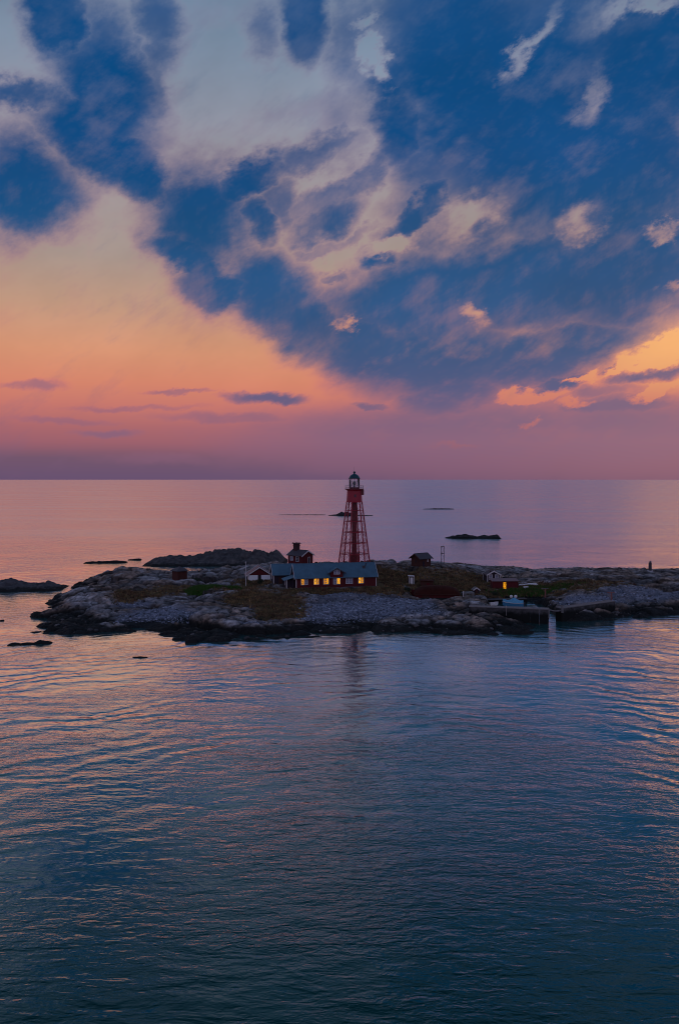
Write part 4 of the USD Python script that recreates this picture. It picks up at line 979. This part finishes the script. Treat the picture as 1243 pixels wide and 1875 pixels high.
# boom between pier and quay
a_, b_ = on_water(1004.5, 1143), on_water(1029, 1139)
a_, b_ = np.array([a_[0] + .1, a_[1] + 1.2, 3.6]), np.array([b_[0], b_[1] + 1.0, 2.95])
bt = thing('footbridge', 'narrow pale footbridge spanning the harbour mouth', 'bridge', tuple(a_), math.degrees(math.atan2(b_[1] - a_[1], b_[0] - a_[0])))
Lb = np.linalg.norm((b_ - a_)[:2]); nb = 9
for k in range(nb):
    f0, f1 = k / nb, (k + 1) / nb
    zz = lambda f: (b_[2] - a_[2]) * f - .25 * math.sin(math.pi * f)
    obj('deck_board', trimesh.util.concatenate([box(Lb * f0 + .02, Lb * f1 - .02, -.45, .45, min(zz(f0), zz(f1)) - .05, max(zz(f0), zz(f1)) + .06)]), M['concrete_pale'], bt)
obj('stringer', [rod((Lb * k / 8, s, zz(k / 8) - .14), (Lb * (k + 1) / 8, s, zz((k + 1) / 8) - .14), .08, n=6) for k in range(8) for s in (-.4, .4)], M['dark_wood'], bt)
# inner quay behind the boats
A, B = at(842, 1102, 246), at(965, 1103, 250)
iq, il = wall_run('inner_quay', 'low stone quay running along the back of the little harbour', A, B, -1.5, -1.5, 1.15, 1.15, 2.0, cat='quay', cap='concrete')
# landing slab
p = gp(856, 1086, 252)
sl_ = thing('landing_slab', 'pale greenish concrete slab on the grass left of the tiny hut', 'slab', (p[0], p[1], p[2] + .15), 6)
for k in range(3): obj('slab_block', box(-1.7 + k * 1.15, -1.7 + k * 1.15 + 1.1, -1.6, 1.6, -.8, .25 + .1 * k), M['concrete_pale'], sl_)
p = gp(848, 1103, 243)
ps = thing('landing_post', 'short pale post at the landward end of the pier', 'post', tuple(p)); obj('post', rod((0, 0, -.5), (0, 0, 1.9), .13, n=8), M['white_wood'], ps); obj('post_cap', box(-.18, .18, -.18, .18, 1.9, 2.0), M['white_wood'], ps)
# rusty crane posts
for px, py, dist, hgt, lab in ((998, 1112, 250, 3.6, 'rusty reddish post with a pale crossbar at the pier end'), (1119, 1111, 231, 3.0, 'rusty reddish post at the inland end of the quay wall')):
    p = at(px, py, dist); p[2] = max(ground(p[0], p[1]), .3)
    t = thing('crane_post', lab, 'post', tuple(p)); obj('post', rod((0, 0, -2.0), (0, 0, hgt), .26, .2, 8), M['rust_iron'], t); obj('arm', box(-1.2, .9, -.1, .1, hgt, hgt + .18), M['concrete_pale' if px < 1000 else 'rust_iron'], t); obj('stay', rod((-.9, 0, hgt), (0, 0, hgt - 1.0), .06, n=6), M['rust_iron'], t)

def hull(Lh, Bh, Dh, n=22, m=9, flip=False):
    """open boat shell, bow at +x, keel at z = 0"""
    rows = []
    for i in range(n):
        t = i / (n - 1); x = (t - .5) * Lh
        bw = Bh / 2 * min(1.0, (max(1 - ((t - .42) / .58) ** 2, 0) ** .55 if t > .42 else .82 + .18 * math.sin(t / .42 * math.pi / 2)))
        sheer = Dh * (1 + .22 * (t - .35) ** 2 * 2.5); rise = Dh * .55 * max(0, (t - .8) / .2) ** 2
        for j in range(m):
            s = j / (m - 1) * 2 - 1
            rows.append((x, bw * np.sign(s) * abs(s) ** .75, rise + (sheer - rise) * abs(s) ** 2.4))
    v = np.array(rows); idx = np.arange(n * m).reshape(n, m)
    f = np.stack([idx[:-1, :-1], idx[1:, :-1], idx[1:, 1:], idx[:-1, 1:]], -1).reshape(-1, 4)
    f = np.vstack([f, ])
    tm = trimesh.Trimesh(v, np.vstack([f[:, [0, 1, 2]], f[:, [0, 2, 3]]]), process=False)
    tr_ = [(0, j, j + 1) for j in range(1, m - 1)]
    tm = trimesh.util.concatenate([tm, trimesh.Trimesh(v, tr_, process=False)])
    return tm

def rowboat(name, label, loc, rotz, Lh=2.9, Bh=1.35, Dh=.6, mat='white_paint', group=None, turned=False):
    t = thing(name, label, 'boat', loc, rotz, group)
    h_ = hull(Lh, Bh, Dh); 
    if turned: h_.apply_transform(trimesh.transformations.rotation_matrix(math.pi, (1, 0, 0))); h_.apply_translation((0, 0, Dh * 1.1))
    inner = h_.copy(); inner.apply_scale(.965); inner.apply_translation((0, 0, -.015 if turned else .03)); inner.invert()
    obj('hull', h_, M[mat], t, smooth=40)
    obj('inner_hull', inner, M['white_wood'], t, smooth=40)
    z = (lambda q: Dh * 1.1 - q) if turned else (lambda q: q)
    for x in (-.28, .08): obj('thwart', box(Lh * x, Lh * x + .24, -Bh * .44, Bh * .44, min(z(Dh * .7), z(Dh * .78)), max(z(Dh * .7), z(Dh * .78))), M['grey_wood'], t)
    obj('keel', box(-Lh * .46, Lh * .34, -.04, .04, *sorted((z(-.07), z(.02)))), M['white_wood'], t)
    return t
q = on_water(905, 1110.5)
rowboat('dinghy', 'small white dinghy moored behind the pier left of the blue boat', (q[0], q[1] + .6, .1), 12, 2.7, 1.35, 1.0)
q = on_water(939, 1111)
bb = thing('motorboat', 'blue boat under a rumpled blue cover moored behind the pier', 'boat', (q[0], q[1], -.25), 168)
Lb_, Bb_, Db_ = 6.1, 2.3, 1.45
obj('hull', hull(Lb_, Bb_, Db_), M['blue_hull'], bb, smooth=40)
U, V = np.meshgrid(np.linspace(-1, 1, 41), np.linspace(-1, 1, 17))
tt = (U + 1) / 2
bw = np.where(tt > .42, np.clip(1 - ((tt - .42) / .58) ** 2, 0, 1) ** .55, .82 + .18 * np.sin(np.clip(tt / .42, 0, 1) * np.pi / 2)) * Bb_ / 2 * 1.03
zz_ = Db_ * (1 + .55 * (tt - .35) ** 2) + (1 - V ** 2) * (.65 + .8 * np.exp(-((tt - .45) / .16) ** 2)) + .3 * (meshkit.fbm(np.stack([U * 4, V * 2.4, U * 0], -1), 4, 5) - .5)
cv = np.stack([(U * Lb_ / 2 * .99).ravel(), (V * bw).ravel(), zz_.ravel()], 1)
idx = np.arange(U.size).reshape(U.shape)
obj('cover', (cv, np.stack([idx[:-1, :-1], idx[:-1, 1:], idx[1:, 1:], idx[1:, :-1]], -1).reshape(-1, 4)), M['blue_canvas'], bb, smooth=40)
obj('rub_rail', [rod((Lb_ * (k / 16 - .5), s * float(np.interp(k / 16, tt[0], bw[0])), Db_ * (1 + .55 * (k / 16 - .35) ** 2)), (Lb_ * ((k + 1) / 16 - .5), s * float(np.interp((k + 1) / 16, tt[0], bw[0])), Db_ * (1 + .55 * ((k + 1) / 16 - .35) ** 2)), .06, n=6) for k in range(16) for s in (-1, 1)], M['white_paint'], bb)
obj('outboard_motor', [box(-Lb_ / 2 - .45, -Lb_ / 2 - .02, -.2, .2, .9, 1.6), box(-Lb_ / 2 - .3, -Lb_ / 2 - .1, -.1, .1, .1, .9)], M['dark_roof'], bb)
for k, (px, py) in enumerate(((935, 1099.0), (943, 1099.5))):
    p = at(px, py, 252.0)
    bu = thing('buoy', ('left of two white buoys on the quay behind the blue boat', 'right of two white buoys on the quay behind the blue boat')[k], 'buoy', (p[0], p[1] - .6, 1.31))
    obj('float', lathe([(0, 0), (.42, .12), (.52, .45), (.40, .8), (0, .95)], 14), M['white_paint'], bu, smooth=50); obj('eye', lathe([(0, .9), (.1, .92), (.1, 1.08), (0, 1.1)], 8), M['grey_iron'], bu)
q = on_water(921, 1112.2)
bu = thing('buoy', 'small white mooring float in the water below the left end of the blue boat', 'buoy', (q[0], q[1], -.12)); obj('float', lathe([(0, 0), (.25, .08), (.3, .25), (.22, .45), (0, .52)], 12), M['white_paint'], bu, smooth=50); obj('eye', lathe([(0, .5), (.06, .52), (.06, .6), (0, .61)], 8), M['grey_iron'], bu)
for k, (px, py, dist, rz, Lh, lab) in enumerate(((961, 1072.5, 267, 6, 4.0, 'left of the white boats lying upturned right of the lit shed'), (975, 1071.5, 268, -8, 3.4, 'right-hand white boat lying upturned at the edge of the yellow grass'), (963, 1076.5, 263, 10, 1.9, 'smallest white boat lying upturned below the other two right of the lit shed'))):
    p = gp(px, py, dist, .02)
    rowboat('upturned_boat', lab, tuple(p), rz, Lh, 1.3, .55, turned=True)
# dark bushes
def leaf_bush(name, label, p, rx, rz_, n, seed, color, cat='bush', group=None):
    r = np.random.default_rng(seed); t = thing(name, label, cat, tuple(p), 0, group)
    d = r.normal(size=(n, 3)); d /= np.linalg.norm(d, axis=1)[:, None]; d[:, 2] = np.abs(d[:, 2])
    c = d * (r.random((n, 1)) ** .4) * np.array([rx, rx, rz_]) * (0.75 + .5 * meshkit.noise(d * 2 + seed)[:, None])
    a = r.normal(size=(n, 3)); a /= np.linalg.norm(a, axis=1)[:, None]; b = np.cross(a, d); b /= np.linalg.norm(b, axis=1)[:, None] + 1e-9
    s = .07 + .1 * r.random((n, 1))
    v = np.stack([c - a * s, c + b * s * .6, c + a * s, c - b * s * .6], 1).reshape(-1, 3)
    f = np.arange(4 * n).reshape(n, 4)
    obj('foliage', (v, f), M[color], t)
    for k in range(4): obj('stem', rod((0, 0, -.3), (rx * .5 * math.cos(k * 1.6), rx * .5 * math.sin(k * 1.6), rz_ * .6), .05, .02, 5), M['dark_wood'], t)
M['bush_leaf'] = painted('bush_leaf', (0.02, 0.03, 0.016), .8, .4, 3.0)
M['green_leaf'] = painted('green_leaf', (0.035, 0.10, 0.014), .8, .4, 1.0)
M['heath_leaf'] = painted('heath_leaf', (0.07, 0.055, 0.025), .8, .45, .6)
leaf_bush('bush', 'dark round bush in front of the boathouse door', gp(477, 1063.5, 263), 1.1, 1.6, 900, 1, 'bush_leaf')
leaf_bush('bush', 'dark low bush above the green patch beside the log hut', gp(360, 1070, 262), 1.7, 1.2, 900, 2, 'bush_leaf')
leaf_bush('bush', 'dark bush at the left end of the plank fence', gp(745, 1086, 252), 1.3, 1.2, 800, 3, 'bush_leaf')
leaf_bush('bush', 'low dark bush on the grass in front of the lit shed', gp(905, 1086, 257), 1.6, 1.0, 800, 4, 'bush_leaf')

# ------------------------------------------------------------------ loose stones, grass
def instancer(name, protos, mats, P_, S_, R_, label, cat=None):
    pi = UsdGeom.PointInstancer.Define(stage, '/World/' + name)
    for k, m in enumerate(protos):
        usdkit.mesh(stage, f'/World/{name}/{name}_shape_{k}', m, mats[k % len(mats)], smooth=False)
        pi.CreatePrototypesRel().AddTarget(f'/World/{name}/{name}_shape_{k}')
    pi.CreateProtoIndicesAttr(Vt.IntArray.FromNumpy(rng.integers(0, len(protos), len(P_)).astype(np.int32)))
    pi.CreatePositionsAttr(Vt.Vec3fArray.FromNumpy(P_.astype(np.float32)))
    pi.CreateScalesAttr(Vt.Vec3fArray.FromNumpy(S_.astype(np.float32)))
    q = np.stack([np.cos(R_ / 2), 0 * R_, 0 * R_, np.sin(R_ / 2)], 1)
    pi.CreateOrientationsAttr(Vt.QuathArray([Gf.Quath(float(a), float(b), float(c), float(d)) for a, b, c, d in q]))
    return tag(pi, label, cat, kind='stuff')

def scatter(mask, n, power=1.0):
    wgt = (np.clip(mask, 0, 1) ** power).ravel(); wgt = wgt / wgt.sum()
    k = rng.choice(wgt.size, n, p=wgt)
    x = X.ravel()[k] + (rng.random(n) - .5) * STEP; y = Y.ravel()[k] + (rng.random(n) - .5) * STEP
    return np.stack([x, y, zi(np.stack([y, x], 1))], 1)
def stone_shape(seed):
    m = trimesh.creation.icosphere(subdivisions=1); r = np.random.default_rng(seed)
    m.vertices *= (0.75 + .5 * r.random((len(m.vertices), 1))) * np.array([1, .8 + .3 * r.random(), .55 + .2 * r.random()]); return m
def stone_mat(name, c):
    g = Graph(); oi = g.add('object_info') + '.random'
    col = g.vmath('scale', c, scale=g.math('multiply_add', oi, 1.0, .45)) + '.vector'
    b = g.add('principled_bsdf', {'roughness': .85}, base_color=col); return g.material(name, b + '.BSDF')
above = (Z > .9)
beach_m = beach * above
stones = [stone_shape(k) for k in range(6)]
n = 9000
Ps = scatter(beach_m * (Z > 1.2), n); sz = .10 + .26 * rng.random(n) ** 2.6
instancer('beach_stones', stones, [stone_mat('beach_stone', (0.14, 0.17, 0.23)), stone_mat('beach_stone_dark', (0.05, 0.065, 0.095)), stone_mat('beach_stone_pale', (0.23, 0.26, 0.34))], Ps, np.repeat(sz[:, None], 3, 1), rng.random(n) * 6.28, 'loose grey shingle and stones of the beach', 'stones')
n = 2600
rocky = np.clip(1 - soft * 1.2, 0, 1) * (Z > .1) * (Zb < 4.2)
Ps = scatter(rocky, n); sz = .2 + .55 * rng.random(n) ** 3
instancer('loose_rocks', stones, [stone_mat('loose_rock', (0.08, 0.08, 0.085)), stone_mat('loose_rock_dark', (0.022, 0.023, 0.025))], Ps, np.repeat(sz[:, None], 3, 1), rng.random(n) * 6.28, 'loose broken rocks lying on the granite', 'rocks')

def tuft(seed, nb=14, hgt=.55):
    r = np.random.default_rng(seed); v, f = [], []
    for k in range(nb):
        a_ = r.random() * 6.28; o = r.normal(size=2) * .22; ln = hgt * (.5 + .7 * r.random()); l_ = np.array([math.cos(a_), math.sin(a_)]) * ln * .5 * r.random()
        w_ = np.array([-math.sin(a_), math.cos(a_)]) * .06
        b0 = len(v); v += [(o[0] - w_[0], o[1] - w_[1], -.05), (o[0] + w_[0], o[1] + w_[1], -.05), (o[0] + l_[0], o[1] + l_[1], ln)]; f.append((b0, b0 + 1, b0 + 2))
    return trimesh.Trimesh(v, f, process=False)
tufts = [tuft(k) for k in range(5)]
M['grass_tan'] = stone_mat('grass_tan', (0.24, 0.15, 0.065)); M['grass_brown'] = stone_mat('grass_brown', (0.13, 0.09, 0.045)); M['grass_olive'] = stone_mat('grass_olive', (0.065, 0.068, 0.028)); M['grass_red'] = stone_mat('grass_red', (0.085, 0.035, 0.02))
free = above.copy().astype(float)
for nm, (sx_, sy_, sz_, rz_) in SITE.items():
    rr_ = {'house': 15, 'long_shed': 8, 'annex': 5, 'lit_shed': 5}.get(nm, 3.5)
    if nm == 'house':
        c, s = math.cos(math.radians(rz_)), math.sin(math.radians(rz_)); U_ = (X - sx_) * c + (Y - sy_) * s; V_ = -(X - sx_) * s + (Y - sy_) * c
        free *= ~((np.abs(U_) < 16.5) & (np.abs(V_) < 4.4))
    else: free *= np.hypot(X - sx_, (Y - sy_)) > rr_ * .62
n = 11000
Ps = scatter(grass * free * np.clip(nz(.25, 3, 51) * 2.2 - .55, 0, 1), n, 1.2); sc = .6 + .9 * rng.random(n)
instancer('dry_grass', tufts, [M['grass_tan'], M['grass_brown'], M['grass_olive'], M['grass_brown'], M['grass_red']], Ps, np.stack([sc * 1.3, sc * 1.3, sc * .8], 1), rng.random(n) * 6.28, 'dry brown grass and heath over the island', 'grass')
n = 3500
Ps = scatter(green * free, n, 1.5); sc = .6 + .7 * rng.random(n)
instancer('green_reeds', tufts, [M['green_leaf']], Ps, np.stack([sc, sc, sc * 1.1], 1), rng.random(n) * 6.28, 'fresh green reeds in the hollow beside the log hut', 'reeds')
